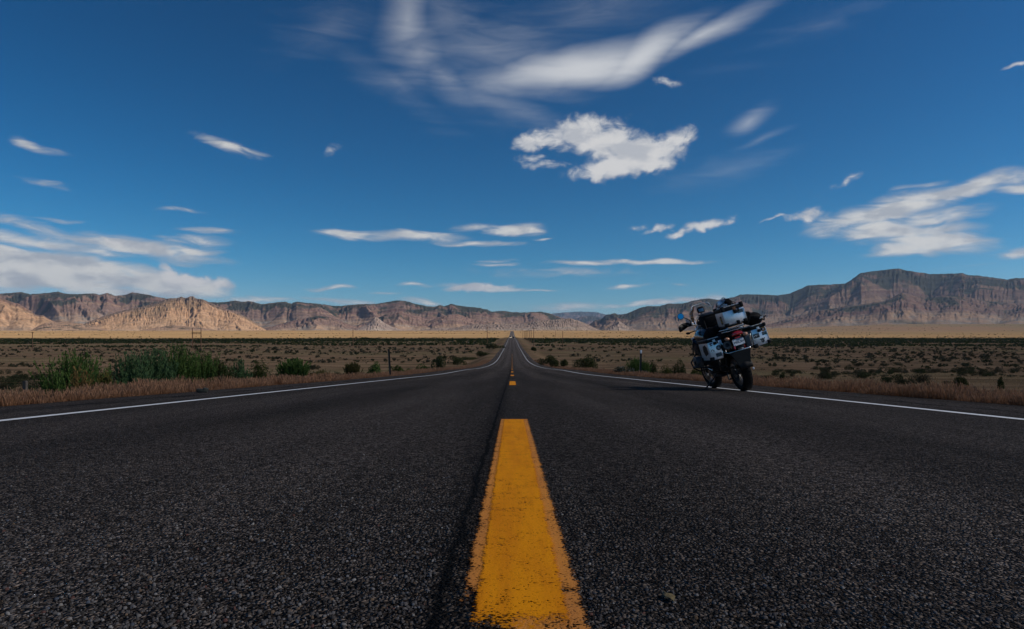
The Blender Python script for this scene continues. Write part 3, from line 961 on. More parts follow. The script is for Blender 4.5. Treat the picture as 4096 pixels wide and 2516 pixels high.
def bush(label, x, top, hw, lat=None, d=None, pal=OLIVE, n=1500, leaf=.06, lumps=9, group=None, name='bush', flowers=0, height=None):
    X, Y = at_px(x, lat, d)
    z0 = float(ground_z(X, Y)) - .03
    h = height or (HY - top) / F * Y - z0
    w = hw / F * Y
    rng = np.random.default_rng(int(x * 5 + top))
    leaf = max(leaf * .9, Y * .0019)
    n = int(np.clip(3.4 * 1.6 * w * h / (leaf * leaf * .21), 700, 3000))
    v, q, c = leaf_clump(n, leaf, rng, w, w * .8, h, lumps, pal)
    v[:, 2] *= h / max(v[:, 2].max(), 1e-3)
    root = empty(name, (X, Y, z0))
    tag(root, label, 'shrub', group)
    np_mesh('foliage', v, q, col=c, mat=M_LEAF, parent=root)['kind'] = 'stuff'
    ns = 14
    ang = rng.random(ns) * 6.283
    tip = np.stack([np.cos(ang) * w * .55, np.sin(ang) * w * .45, h * (.55 + .3 * rng.random(ns))], -1)
    wd = .010
    sv = np.stack([np.zeros((ns, 3)) + [-wd, 0, 0], np.zeros((ns, 3)) + [wd, 0, 0], tip + [wd * .3, 0, 0], tip - [wd * .3, 0, 0]], 1)
    np_mesh('stems', sv.reshape(-1, 3), np.arange(ns * 4).reshape(ns, 4), col=np.tile([.06, .045, .03], (ns * 4, 1)), mat=M_LEAF, parent=root)['kind'] = 'stuff'
    if flowers:
        k = rng.integers(0, n, flowers)
        c0 = v.reshape(n, 4, 3)[k].mean(1)
        c0 = c0[c0[:, 2] > h * .3]
        r = .010 + .006 * rng.random(len(c0))
        c0 = c0 * [1.06, 1.06, 1.05]
        oc = np.array([[1, 0, 0], [0, 1, 0], [-1, 0, 0], [0, -1, 0], [0, 0, .6], [0, 0, -.6]])
        fv = c0[:, None] + oc[None] * r[:, None, None]
        ft = np.array([[0, 1, 4], [1, 2, 4], [2, 3, 4], [3, 0, 4], [1, 0, 5], [2, 1, 5], [3, 2, 5], [0, 3, 5]])[None] + (np.arange(len(c0)) * 6)[:, None, None]
        f = np_mesh('blossoms', fv.reshape(-1, 3), tris=ft.reshape(-1, 3), col=np.tile([.62, .60, .58], (len(c0) * 6, 1)), mat=M_LEAF, parent=root)
        f['kind'] = 'stuff'
    return root


# --- tall green brushes along the left verge
whip_shrub('wide green brush with dry yellow stalks, leftmost on the left verge', 295, 1404, 104, -9.4, GREEN, 150, 26, .7)
whip_shrub('dry ochre stalks standing before the leftmost green brush', 320, 1462, 42, -8.2, ((.13, .085, .035), (.24, .16, .06)), 40, 10, .4)
whip_shrub('small yellow-green brush just right of the leftmost brush', 415, 1490, 36, -8.2, YELLOWISH, 45, 18, .5)
whip_shrub('blue-green left end of the long brush thicket on the left verge', 520, 1415, 67, -9.2, BLUEGREEN, 110, 26, .4)
whip_shrub('tall pale-stemmed brush in the middle of the long thicket', 610, 1392, 84, -9.4, BLUEGREEN, 170, 26, .35)
whip_shrub('dark green brush right of the pale-stemmed one in the thicket', 712, 1382, 78, -9.6, GREEN, 160, 28, .5)
whip_shrub('bright green brush near the right end of the long thicket', 810, 1400, 76, -9.2, GREEN, 140, 26, .6)
whip_shrub('low olive brush closing the right end of the long thicket', 880, 1438, 51, -8.8, OLIVE, 90, 24, .6)
whip_shrub('small blue-green brush between the thicket and the round olive bush', 958, 1440, 40, -8.8, BLUEGREEN, 80, 24, .5)
bush('round olive bush on the left verge beyond the thicket', 1032, 1432, 52, -8.6, pal=((.028, .042, .012), (.07, .085, .026)), n=3200, leaf=.05)
whip_shrub('green brush leaning over the pavement edge on the left', 1178, 1437, 53, -6.4, GREEN, 120, 24, .75)
whip_shrub('yellow-green brush low behind the left grass strip', 1285, 1478, 46, -8.2, YELLOWISH, 70, 18, .5)
whip_shrub('olive-brown feathery brush short of the dark marker post', 1412, 1452, 34, -6.3, ((.055, .055, .02), (.11, .095, .035)), 90, 22, .55)
bush('dark green bush behind the left marker post', 1500, 1442, 34, -13, pal=GREEN, n=1500)
bush('low green bush right of the left marker post', 1600, 1458, 44, -11.5, pal=((.03, .055, .014), (.075, .10, .03)), n=1700)
bush('low green bush spreading in the ditch left of the road', 1690, 1452, 50, -12.5, pal=((.03, .055, .014), (.075, .10, .03)), n=1700)
bush('rounded dark bush in the ditch left of the road', 1765, 1424, 26, -17, n=1500)
bush('wide dark bush low in the ditch where the road dips', 1862, 1424, 58, -15.5, n=2400, leaf=.09)
bush('solitary dark bush out on the tan flat left of the dip', 1829, 1394, 26, d=190, n=1200, leaf=.16, height=2.0)
bush('dark bushes massed against the embankment left of the road', 1925, 1372, 24, d=230, n=1200, leaf=.2, height=2.2)
bush('big dark bush by the pole left of the road', 1972, 1358, 36, d=330, n=1400, leaf=.28, height=3.2)
bush('green bush on the shoulder slope left of the dip', 1960, 1413, 20, -7.6, pal=((.035, .06, .02), (.075, .11, .04)), n=1000, leaf=.09)
# --- right verge
bush('white-flowering bush at the pavement edge on the right', 2500, 1462, 46, 6.1, pal=((.03, .042, .022), (.07, .085, .05)), n=1900, leaf=.05, flowers=420, name='flowering_bush')
bush('small white-flowering bush right of the right marker post', 2566, 1474, 20, 6.1, pal=((.03, .042, .022), (.07, .085, .05)), n=700, leaf=.045, flowers=160, name='flowering_bush')
whip_shrub('tall green brush around the foot of the right marker post', 2545, 1432, 34, 7.0, GREEN, 100, 22, .6)
whip_shrub('leafy green brush just right of the right marker post', 2578, 1440, 22, 7.2, GREEN, 60, 22, .6)
bush('dark bush beyond the flowers, right of the marker post', 2610, 1440, 26, 11, n=1400)
bush('dark olive bush left of the motorcycle front wheel', 2715, 1432, 40, 10.5, n=2000)
bush('yellow-green bush left of the motorcycle, close to the grass', 2665, 1452, 36, 9, pal=((.04, .05, .014), (.09, .095, .03)), n=1500)
bush('green bush showing between the side stand and grass', 2790, 1455, 40, 9, pal=((.04, .055, .014), (.085, .10, .03)), n=1500)
bush('dark wide bush clump on the flat right of the road', 2345, 1412, 60, d=72, n=2600, leaf=.10, height=1.9)
bush('dark bush behind the wide clump right of the road', 2255, 1420, 22, d=85, n=1400, leaf=.09, height=1.2)
bush('big dark bush up the right embankment', 2200, 1395, 36, d=115, n=1700, leaf=.12, height=1.9)
bush('low dark bush beside the big one on the right embankment', 2225, 1424, 24, d=88, n=1300, leaf=.09, height=1.1)
bush('round dark bush alone above the wide clump', 2302, 1396, 13, d=150, n=900, leaf=.12, height=1.5)
bush('dark bush at the foot of the nearest pole right of the road', 2134, 1372, 11, d=300, n=900, leaf=.22, height=2.0)
bush('long dark bush beyond the wide clump, towards the motorcycle', 2480, 1424, 46, d=62, n=1700, leaf=.08, height=1.0)
bush('dark bush on the flat at the far right with bare ground about it', 3845, 1465, 27, d=42, n=1500, leaf=.055, height=1.0)
bush('upright dark bush near the right edge of the picture', 4000, 1460, 14, d=40, n=1000, leaf=.05, height=1.0)
bush('upright dark bush just right of the motorcycle luggage', 3130, 1435, 12, d=58, n=900, leaf=.06, height=1.05)
whip_shrub('green sprig in the ditch at the foot of the right grade', 2375, 1455, 14, 11, GREEN, 40, 18, .6)
whip_shrub('green brush on the right shoulder slope at the dip', 2135, 1418, 10, 8.2, GREEN, 50, 20, .6, leaf=.16)
whip_shrub('small green brush low on the right shoulder near the dip', 2200, 1452, 12, 7.6, GREEN, 40, 20, .6, leaf=.1)

# --- verge of dry grass
def blades(X, Y, h, w, rng, lean=.35, colA=(.145, .060, .022), colB=(.30, .165, .105), nseg=2):
    n = len(X)
    z0 = ground_z(X, Y) - .02
    a = rng.random(n) * 6.283
    ln = lean * h * (.3 + .9 * rng.random(n))
    dx, dy = np.cos(a) * ln, np.sin(a) * ln
    fa = rng.random(n) * 6.283
    sx, sy = np.cos(fa) * w, np.sin(fa) * w
    P0 = np.stack([X, Y, z0], -1)
    Pm = P0 + np.stack([dx * .35, dy * .35, h * .55], -1)
    Pt = P0 + np.stack([dx, dy, h], -1)
    S = np.stack([sx, sy, 0 * sx], -1)
    V = np.stack([P0 - S * .6, P0 + S * .6, Pm - S * .7, Pm + S * .7, Pt - S * 1.1, Pt + S * 1.1], 1).reshape(-1, 3)
    b = (np.arange(n) * 6)[:, None, None]
    Q = (np.array([[0, 1, 3, 2], [2, 3, 5, 4]])[None] + b).reshape(-1, 4)
    t = rng.random((n, 1))
    j = .75 + .5 * rng.random((n, 1))
    A = np.asarray(colA) * j
    B = (np.asarray(colB) * (1 - .35 * t) + np.array([.30, .19, .10]) * .35 * t) * j
    C = np.stack([A, A, A * .4 + B * .6, A * .4 + B * .6, B, B], 1).reshape(-1, 3)
    return V, Q, C


def verge():
    rng = np.random.default_rng(11)
    V, Q, C, off = [], [], [], 0
    for side in (-1, 1):
        for (y0, y1, n, k) in ((2.5, 16, 66000, 1.0), (16, 45, 36000, 1.5), (45, 170, 18000, 2.8)):
            n = int(n * (1.0 if side < 0 else 1.05))
            Y = y0 * (y1 / y0) ** rng.random(n)
            wid = np.interp(Y, [0, 20, 60, 170], [4.2, 3.4, 2.4, 2.0])
            e = abs(EDGE_L) if side < 0 else EDGE_R
            off_x = rng.random(n) ** 1.6 * wid - .05
            X = side * (e + .06 + off_x + .12 * fbm(Y / 1.1, Y * 0, 31 + side))
            cl = fbm(X / .55, Y / .9, 33, 3)
            thin = fbm(X / 3, Y / 6, 35, 2)
            keep = (cl > -.22) & (rng.random(n) < np.clip(1.15 - off_x / wid * .75 + thin * (1.0 if side < 0 else .45), .08, 1))
            X, Y, cl, off_x = X[keep], Y[keep], cl[keep], off_x[keep]
            m = len(X)
            h = (.06 + .13 * rng.random(m) ** .9) * (1 + .8 * cl) * np.interp(off_x, [0, .25, .9, 3], [.7, 1, 1.15, 1.3])
            h *= np.interp(Y, [0, 30, 170], [1, .95, .8])
            v, q, c = blades(X, Y, h, .0028 * k * (1 + Y / 45), rng)
            V.append(v)
            Q.append(q + off)
            C.append(c)
            off += len(v)
    o = np_mesh('verge_grass', np.concatenate(V), np.concatenate(Q), col=np.concatenate(C), mat=M_GRASS)
    tag(o, 'dry reddish grass with pale seed heads along both pavement edges', 'grass', kind='stuff')
    # thin tufts farther out over the near plain
    n = 26000
    Y = 10 * (260 / 10) ** rng.random(n)
    X = (rng.random(n) * 2 - 1) * (Y * .85 + 6)
    keep = (np.abs(X) > 8) & (fbm(X / 9, Y / 4, 37, 3) > -.02)
    X, Y = X[keep], Y[keep]
    m = len(X)
    h = (.08 + .16 * rng.random(m)) * (1 + Y / 400)
    v, q, c = blades(X, Y, h, .006 * (1 + Y / 22), rng, .5, (.13, .085, .045), (.27, .195, .12))
    o = np_mesh('plain_grass', v, q, col=c, mat=M_GRASS)
    tag(o, 'sparse tufts of short dry grass over the plain', 'grass', kind='stuff')


verge()


# --- scrub over the plain: the largest as single shrubs, the rest as one mass
def scrub():
    rng = np.random.default_rng(23)
    n = 16000
    Y = 24 * (430 / 24) ** (rng.random(n) ** .8)
    X = (rng.random(n) * 2 - 1) * (Y * .86 + 8)
    off = np.abs(X) - 5.2
    dens = fbm(X / 85, Y / 11, 51, 3) * 1.05 + fbm(X / 9, Y / 5, 53, 2) * .45 + .34 * sstep(.28, .42, X / Y) * sstep(190, 235, Y) * sstep(470, 400, Y)
    clear = np.interp(Y, [0, 45, 65, 110, 170, 230, 430], [.50, .42, .34, .24, .06, -.08, -.12])
    right = np.where((X > 0) & (Y < 330) & (Y > 95) & (X < .33 * Y + 5), .42, 0)        # the bare flat right of the road
    right = right + np.where((X > 0) & (Y < 120), .2, 0)
    left = np.where((X < 0) & (X > -.36 * Y) & (Y > 70) & (Y < 300), .2, 0)
    keep = (dens > clear + right + left) & (off > np.interp(Y, [0, 60, 200], [5, 7, 10])) & (rng.random(n) < np.interp(Y, [24, 80, 200, 430], [.5, .5, .65, .9]))
    X, Y = X[keep], Y[keep]
    size = (.32 + 1.0 * rng.random(len(X)) ** 2.2) * np.interp(Y, [24, 60, 430], [.8, 1, 1.35])
    # dense dark band farther out and its patchy fringes
    m = 34000
    Y2 = 430 + 560 * rng.random(m) ** .9
    X2 = (rng.random(m) * 2 - 1) * (Y2 * 1.1)
    d2 = fbm(X2 / 150, Y2 / 42, 57, 3) + .42 * sstep(470, 560, Y2 + 70 * fbm(X2 / 260, X2 * 0, 71, 3)) * sstep(960, 760, Y2 + 170 * fbm(X2 / 330, X2 * 0, 73, 3)) - .22 * sstep(720, 900, Y2) - .35 * sstep(.05, .5, -X2 / Y2) * sstep(700, 820, Y2)
    keep2 = (d2 > .0) & (np.abs(X2) > 16)
    X2, Y2 = X2[keep2], Y2[keep2]
    size2 = (.75 + 1.0 * rng.random(len(X2)))
    # sparse scrub on the golden flat
    m = 5200
    Y3 = 1000 + 2200 * rng.random(m)
    X3 = (rng.random(m) * 2 - 1) * Y3 * .84
    k3 = (fbm(X3 / 420, Y3 / 70, 59, 3) > .20) & (np.abs(X3) > 14)
    X3, Y3 = X3[k3], Y3[k3]
    size3 = 1.0 + .9 * rng.random(len(X3))
    X, Y, size = np.concatenate([X, X2, X3]), np.concatenate([Y, Y2, Y3]), np.concatenate([size, size2, size3])
    vis = np.abs(X) < Y * .76 + 1.5
    app = np.where(vis, size / Y, size / Y * .01)
    order = np.argsort(-app)
    big = order[:280]
    rest = order[280:]
    pals = [((.030, .034, .018), (.066, .066, .036)), ((.036, .036, .020), (.085, .078, .046)), ((.026, .034, .016), (.056, .066, .032)), ((.050, .044, .028), (.10, .085, .055))]
    protos = []
    for k in range(8):
        v, q, c = leaf_clump(1300, .085, np.random.default_rng(600 + k), .8, .75, .85, 5 + k % 4, pals[k % 4])
        v[:, 2] *= .9 / v[:, 2].max()
        me_o = np_mesh('sagebrush', v, q, col=c, mat=M_LEAF)
        protos.append(me_o.data)
        bpy.data.objects.remove(me_o)
    for i in big:
        o = bpy.data.objects.new('sagebrush', protos[rng.integers(0, 8)])
        s = size[i]
        o.location = (X[i], Y[i], float(ground_z(X[i], Y[i])) - .03 * s)
        o.rotation_euler = (0, 0, rng.random() * 6.28)
        o.scale = (s * (1 + .4 * rng.random()), s, s * (.8 + .35 * rng.random()))
        COL.objects.link(o)
        px = 2048 + F * X[i] / Y[i]
        zone = 0
        for edge, text in ((160, 'by the left picture edge'), (450, 'behind the leftmost green brush'), (930, 'behind the long green thicket'), (1250, 'behind the round olive bush'), (1555, 'just left of the left marker post'),
                           (2048, 'between left marker post and road'), (2560, 'between road and right marker post'), (2720, 'between right marker post and motorcycle'), (3080, 'behind the motorcycle'),
                           (3500, 'just right of the motorcycle'), (3820, 'left of the solitary far-right bush'), (9999, 'by the right picture edge')):
            if px < edge:
                zone = text
                break
        far = 'low dark shrub near the verge ' if Y[i] < 42 else ('dark shrub part-way out on the plain ' if Y[i] < 62 else 'small dark shrub farther out on the plain ')
        tag(o, far + zone, 'shrub', far + zone)
    # the mass
    V, Q, C, off = [], [], [], 0
    for (lo, hi, nl, lf, npro) in ((0, 160, 110, .25, 6), (160, 430, 40, .44, 6), (430, 5000, 8, 1.0, 6)):
        sel = rest[(Y[rest] >= lo) & (Y[rest] < hi)]
        pr = [leaf_clump(nl, lf, np.random.default_rng(700 + k + nl), .8, .75, .85, 4, ((.8, .8, .8), (1.2, 1.2, 1.2))) for k in range(npro)]
        which = rng.integers(0, npro, len(sel))
        for k in range(npro):
            ii = sel[which == k]
            if not len(ii):
                continue
            v, q, c = pr[k]
            v = v.copy()
            v[:, 2] *= .9 / v[:, 2].max()
            a = rng.random(len(ii)) * 6.283
            ca, sa = np.cos(a)[:, None], np.sin(a)[:, None]
            s = size[ii][:, None]
            sx = s * (1 + .5 * rng.random((len(ii), 1)))
            vx = (v[None, :, 0] * ca - v[None, :, 1] * sa) * sx + X[ii][:, None]
            vy = (v[None, :, 0] * sa + v[None, :, 1] * ca) * s + Y[ii][:, None]
            vz = v[None, :, 2] * s * (.8 + .4 * rng.random((len(ii), 1))) + (ground_z(X[ii], Y[ii]) - .03)[:, None]
            V.append(np.stack([vx, vy, vz], -1).reshape(-1, 3))
            Q.append((q[None] + (np.arange(len(ii)) * len(v))[:, None, None]).reshape(-1, 4) + off)
            base = np.array([[.046, .048, .026], [.055, .052, .032], [.038, .046, .022], [.07, .062, .04]])[rng.integers(0, 4, len(ii))]
            base = np.where((Y[ii] > 430)[:, None], base * [.72, .95, .62], base)
            C.append((base[:, None] * c[None]).reshape(-1, 3))
            off += len(ii) * len(v)
    o = np_mesh('distant_scrub', np.concatenate(V), np.concatenate(Q), col=np.concatenate(C), mat=M_LEAF)
    tag(o, 'dark scrub thickening into a green band across the far plain', 'scrub', kind='stuff')


scrub()

# ------------------------------------------------------------------ shape builder for made things
class B:
    """collects shapes into one mesh object"""
    def __init__(self):
        self.bm = bmesh.new()

    def _xf(self, vs, M):
        if M is not None:
            bmesh.ops.transform(self.bm, matrix=M, verts=vs)

    def box(self, c, s, bevel=0.0, rot=None, seg=2):
        t = bmesh.new()
        bmesh.ops.create_cube(t, size=1.0)
        bmesh.ops.scale(t, vec=Vector(s), verts=t.verts)
        if bevel > 0:
            bmesh.ops.bevel(t, geom=list(t.edges), offset=min(bevel, min(s) * .45), segments=seg, profile=.5, affect='EDGES')
        M = Matrix.Translation(Vector(c)) @ (Euler(rot).to_matrix().to_4x4() if rot else Matrix.Identity(4))
        bmesh.ops.transform(t, matrix=M, verts=t.verts)
        self._merge(t)
        return self

    def _merge(self, t):
        me = bpy.data.meshes.new('tmp')
        t.to_mesh(me)
        t.free()
        self.bm.from_mesh(me)
        bpy.data.meshes.remove(me)

    def cyl(self, p0, p1, r0, r1=None, n=12, caps=True):
        return self.tube([p0, p1], [r0, r0 if r1 is None else r1], n, caps)

    def tube(self, pts, r, n=8, caps=True):
        pts = [Vector(p) for p in pts]
        rs = r if isinstance(r, (list, tuple)) else [r] * len(pts)
        rings = []
        up = Vector((0, 0, 1))
        prev = None
        for i, p in enumerate(pts):
            d = (pts[min(i + 1, len(pts) - 1)] - pts[max(i - 1, 0)]).normalized()
            if prev is None:
                a = d.orthogonal().normalized()
            else:
                a = (prev - d * prev.dot(d))
                a = a.normalized() if a.length > 1e-5 else d.orthogonal().normalized()
            prev = a
            b = d.cross(a)
            rings.append([self.bm.verts.new(p + (a * math.cos(2 * math.pi * k / n) + b * math.sin(2 * math.pi * k / n)) * rs[i]) for k in range(n)])
        for i in range(len(rings) - 1):
            for k in range(n):
                self.bm.faces.new((rings[i][k], rings[i][(k + 1) % n], rings[i + 1][(k + 1) % n], rings[i + 1][k]))
        if caps:
            self.bm.faces.new(rings[0][::-1])
            self.bm.faces.new(rings[-1])
        return self

    def lathe(self, prof_, c, axis='X', n=32, closed=True):
        """profile of (offset along axis, radius)"""
        c = Vector(c)
        rings = []
        for (o, r) in prof_:
            ring = []
            for k in range(n):
                t = 2 * math.pi * k / n
                if axis == 'X':
                    p = Vector((o, r * math.cos(t), r * math.sin(t)))
                elif axis == 'Y':
                    p = Vector((r * math.cos(t), o, r * math.sin(t)))
                else:
                    p = Vector((r * math.cos(t), r * math.sin(t), o))
                ring.append(self.bm.verts.new(c + p))
            rings.append(ring)
        m = len(rings)
        for i in range(m if closed else m - 1):
            a, b = rings[i], rings[(i + 1) % m]
            for k in range(n):
                self.bm.faces.new((a[k], a[(k + 1) % n], b[(k + 1) % n], b[k]))
        return self

    def prism(self, poly, a0, a1, plane='XZ', bevel=0.0):
        """polygon in a plane, drawn out along the third axis"""
        t = bmesh.new()
        def P(p, a):
            return {'XZ': (p[0], a, p[1]), 'YZ': (a, p[0], p[1]), 'XY': (p[0], p[1], a)}[plane]
        lo = [t.verts.new(P(p, a0)) for p in poly]
        hi = [t.verts.new(P(p, a1)) for p in poly]
        t.faces.new(lo)
        t.faces.new(hi[::-1])
        n = len(poly)
        for k in range(n):
            t.faces.new((lo[k], hi[k], hi[(k + 1) % n], lo[(k + 1) % n]))
        bmesh.ops.recalc_face_normals(t, faces=t.faces)
        if bevel > 0:
            bmesh.ops.bevel(t, geom=list(t.edges), offset=bevel, segments=2, profile=.5, affect='EDGES')
        self._merge(t)
        return self

    def blob(self, c, r, rot=None, noise=0.0, sub=3, seed=1, freq=3.0):
        t = bmesh.new()
        bmesh.ops.create_icosphere(t, subdivisions=sub, radius=1.0)
        if noise:
            for v in t.verts:
                k = float(fbm(v.co.x * freq + 7 * seed, v.co.y * freq + v.co.z * freq * 1.7, seed, 3))
                v.co *= 1 + noise * k
        bmesh.ops.scale(t, vec=Vector(r), verts=t.verts)
        M = Matrix.Translation(Vector(c)) @ (Euler(rot).to_matrix().to_4x4() if rot else Matrix.Identity(4))
        bmesh.ops.transform(t, matrix=M, verts=t.verts)
        self._merge(t)
        return self

    def loft(self, rings, caps=True):
        vs = [[self.bm.verts.new(p) for p in ring] for ring in rings]
        n = len(vs[0])
        for i in range(len(vs) - 1):
            for k in range(n):
                self.bm.faces.new((vs[i][k], vs[i][(k + 1) % n], vs[i + 1][(k + 1) % n], vs[i + 1][k]))
        if caps:
            self.bm.faces.new(vs[0][::-1])
            self.bm.faces.new(vs[-1])
        return self

    def grid(self, pts):
        vs = [[self.bm.verts.new(p) for p in row] for row in pts]
        for i in range(len(vs) - 1):
            for k in range(len(vs[0]) - 1):
                self.bm.faces.new((vs[i][k], vs[i][k + 1], vs[i + 1][k + 1], vs[i + 1][k]))
        return self

    def obj(self, name, mat, parent=None, angle=40, label=None, subdiv=0, solid=0):
        bmesh.ops.recalc_face_normals(self.bm, faces=self.bm.faces)
        me = bpy.data.meshes.new(name)
        self.bm.to_mesh(me)
        self.bm.free()
        me.polygons.foreach_set('use_smooth', [True] * len(me.polygons))
        me.set_sharp_from_angle(angle=R(angle))
        me.materials.append(mat)
        o = bpy.data.objects.new(name, me)
        o.parent = parent
        COL.objects.link(o)
        if subdiv:
            md = o.modifiers.new('subdivision', 'SUBSURF')
            md.levels = md.render_levels = subdiv
        if solid:
            md = o.modifiers.new('thickness', 'SOLIDIFY')
            md.thickness = solid
        if label:
            o['label'] = label
        return o


def copy_tree(o, parent=None):
    c = o.copy()
    COL.objects.link(c)
    c.parent = parent
    for ch in list(o.children):
        copy_tree(ch, c)
    return c


# ------------------------------------------------------------------ poles, posts
M_POLE = plain('weathered_pole_wood', (.125, .062, .034), .85, var=.25, scale=3)
M_INSUL = plain('brown_insulator', (.10, .06, .045), .35)
M_POST = plain('dark_marker_post', (.022, .026, .022), .8, var=.3, scale=12)
M_REFLECT = plain('white_reflector', (.7, .72, .74), .3)
M_OLDWOOD = plain('grey_fence_wood', (.085, .07, .058), .9, var=.3, scale=14)
M_RUST = plain('rusty_steel', (.15, .065, .03), .8, var=.3, scale=15)


def utility_pole(x, d, top, label, arm=1.3, group='poles along the plain', name='utility_pole'):
    X, Y = at_px(x, d=d)
    z0 = float(ground_z(X, Y))
    h = (HY - top) / F * Y - z0
    root = empty(name, (X, Y, z0))
    tag(root, label, 'pole', group)
    B().cyl((0, 0, -.3), (0, 0, h), .22, .15, 10).obj('pole', M_POLE, root)
    if arm:
        z = h - .55
        B().box((0, -.17, z), (arm * 2, .11, .16)).obj('crossarm', M_POLE, root)
        for sx in (-arm * .92, -arm * .35, arm * .35, arm * .92):
            B().lathe([(0, .03), (.0, .055), (.06, .07), (.12, .05), (.16, .02)], (sx, -.17, z + .08), 'Z', 8, closed=False).obj('insulator', M_INSUL, root)
    return root


utility_pole(130, 400, 1327, 'lone pole on the plain at the far left', 1.0)
utility_pole(1412, 450, 1316, 'lone pole on the plain left of the marker post', .0)
utility_pole(1949, 480, 1309, 'pole left of the road above the dark bushes', .9)
utility_pole(2135, 455, 1311, 'nearest and tallest pole of the line right of the road', 1.3)
for k, (x, d, t, w) in enumerate([(2124.5, 521, 1320, 'second'), (2118, 572, 1321, 'third'), (2111.5, 630, 1322, 'fourth'), (2106, 690, 1322.5, 'fifth'), (2101.5, 750, 1323, 'sixth'), (2097.5, 812, 1323.5, 'seventh'), (2091.5, 915, 1321, 'eighth')]):
    utility_pole(x, d, t, '%s pole of the line receding right of the road' % w, 1.2 if k < 6 else 0)
utility_pole(2251, 470, 1324, 'bare pole on the plain right of the receding line', 0)
utility_pole(2222, 1150, 1320, 'faint far pole against the golden flat right of the road', 0)
utility_pole(2348, 1250, 1319, 'faint far pole on the golden flat, farther right', 0)

X, Y = at_px(770, d=400)
X2, _ = at_px(804, d=400)
z0 = float(ground_z(X, Y))
h = (HY - 1313) / F * Y - z0
hf = empty('power_pylon', ((X + X2) / 2, Y, z0))
tag(hf, 'wooden two-legged power pylon with double crossbeam on the left plain', 'pylon')
hw = (X2 - X) / 2
for s in (-1, 1):
    B().cyl((s * hw, 0, -.3), (s * hw, 0, h), .26, .20, 10).obj('pole', M_POLE, hf)
for zz in (h - 2.45, h - 3.05):
    B().box((0, -.2, zz), (hw * 2 + .5, .14, .28)).obj('crossbeam', M_POLE, hf)
for s in (-.6, 0, .6):
    B().box((s * hw, -.2, h - 2.75), (.08, .1, .5)).obj('spacer', M_POLE, hf)
for s in (-1, 0, 1):
    B().cyl((s * hw * .6, -.2, h - 3.1), (s * hw * .6, -.2, h - 3.9), .05, .05, 6).obj('insulator', M_INSUL, hf)


def marker_post(x, lat, top, label, head, lean):
    X, Y = at_px(x, lat)
    z0 = float(ground_z(X, Y))
    h = (HY - top) / F * Y - z0
    root = empty('marker_post', (X, Y, z0), (0, lean, 0))
    tag(root, label, 'post')
    B().prism([(-.045, -.012), (-.030, .012), (0, .022), (.030, .012), (.045, -.012), (.028, -.004), (0, .008), (-.028, -.004)], -.2, h, 'XY').obj('post', M_POST, root)
    if head:
        B().box((0, -.024, h - .09), (.082, .012, .15), .01).obj('reflector', M_REFLECT, root)
        B().box((0, -.014, h - .09), (.098, .010, .175), .012).obj('plate', M_POST, root)
    else:
        B().box((0, .004, h - .03), (.07, .035, .07), .012).obj('cap', M_POST, root)
    return root


marker_post(1561, -5.35, 1396, 'dark leaning marker post at the left pavement edge', False, R(-3.2))
marker_post(2560, 5.75, 1399, 'dark marker post with a pale head at the right pavement edge', True, R(2.2))

# fence on the left with its wires, short steel posts by the dip
def fence_post(x, lat, top, label, mat, w=.05):
    X, Y = at_px(x, lat)
    z0 = float(ground_z(X, Y))
    h = (HY - top) / F * Y - z0
    o = B().prism([(-w, -w * .8), (w * .9, -w), (w, w * .8), (-w * .8, w)], -.3, h, 'XY').obj('fence_post', mat)
    o.location = (X, Y, z0)
    tag(o, label, 'post', 'fence posts beside the road')
    return o, h


fp, fh = fence_post(101, -17.0, 1523, 'grey wooden fence post in the grass at the far left', M_OLDWOOD, .06)
wire = B()
X0, Y0 = fp.location.x, fp.location.y
for zz in (fh - .06, fh - .32):
    wire.tube([(X0 - 3.0 * k, Y0 - 6 + 6.0 * abs(k) * .0 + 6 + 0.0 * k, fp.location.z + zz - .02 * (k % 2)) for k in (4, 3, 2, 1, 0, -1, -2)], .0035, 5)
wo = wire.obj('fence_wire', M_RUST)
tag(wo, 'thin fence wires strung past the grey wooden post', 'wire')
fence_post(2160, 12.5, 1424, 'short rusty steel post right of the road dip', M_RUST, .05)
fence_post(1934, -13.5, 1430, 'short dark steel post left of the road dip', M_POST, .05)

# litter: a rubber scrap, a leaf
X, Y = at_px(809, -4.75)
o = B().box((0, 0, .03), (.16, .07, .055), .012, (0.1, .05, .2)).box((.05, .01, .045), (.08, .06, .05), .012, (0.2, .2, .5)).obj('tyre_scrap', M_POST)
o.location = (X, Y, float(prof(Y) + crown(X)))
tag(o, 'small black rubber scrap on the left shoulder by the grass', 'scrap')

# ------------------------------------------------------------------ motorcycle
M_BLACK = plain('black_plastic', (.006, .006, .0065), .5, spec=.22, var=.3, scale=25)
M_BLACKMAT = plain('black_fabric', (.007, .007, .008), .9, spec=.15, var=.35, scale=60, bump=.5)
M_PAINT = plain('dark_grey_paint', (.018, .019, .021), .22, coat=.6)
M_RUBBER = plain('tyre_rubber', (.0065, .006, .006), .85, spec=.12, var=.25, scale=40)
M_ALU = plain('brushed_aluminium', (.84, .85, .87), .32, metal=.62, var=.07, scale=18)
M_ALU2 = plain('bare_aluminium_edge', (.66, .66, .66), .35, metal=.5)
M_STEEL = plain('polished_steel_tube', (.62, .61, .60), .16, metal=1.0)
M_ENGINE = plain('grey_engine_casting', (.085, .085, .09), .5, metal=.4, var=.2, scale=30)
M_DARKMETAL = plain('dark_metal', (.016, .016, .017), .5, metal=.5)
M_RIM = plain('wheel_rim', (.13, .13, .135), .4, metal=.9)
M_RED = plain('red_lens', (.42, .012, .014), .2, coat=.5)
M_ORANGE = plain('signal_lens', (.62, .30, .18), .2, coat=.5)
M_PLATE = plain('plate_white', (.66, .70, .74), .4)
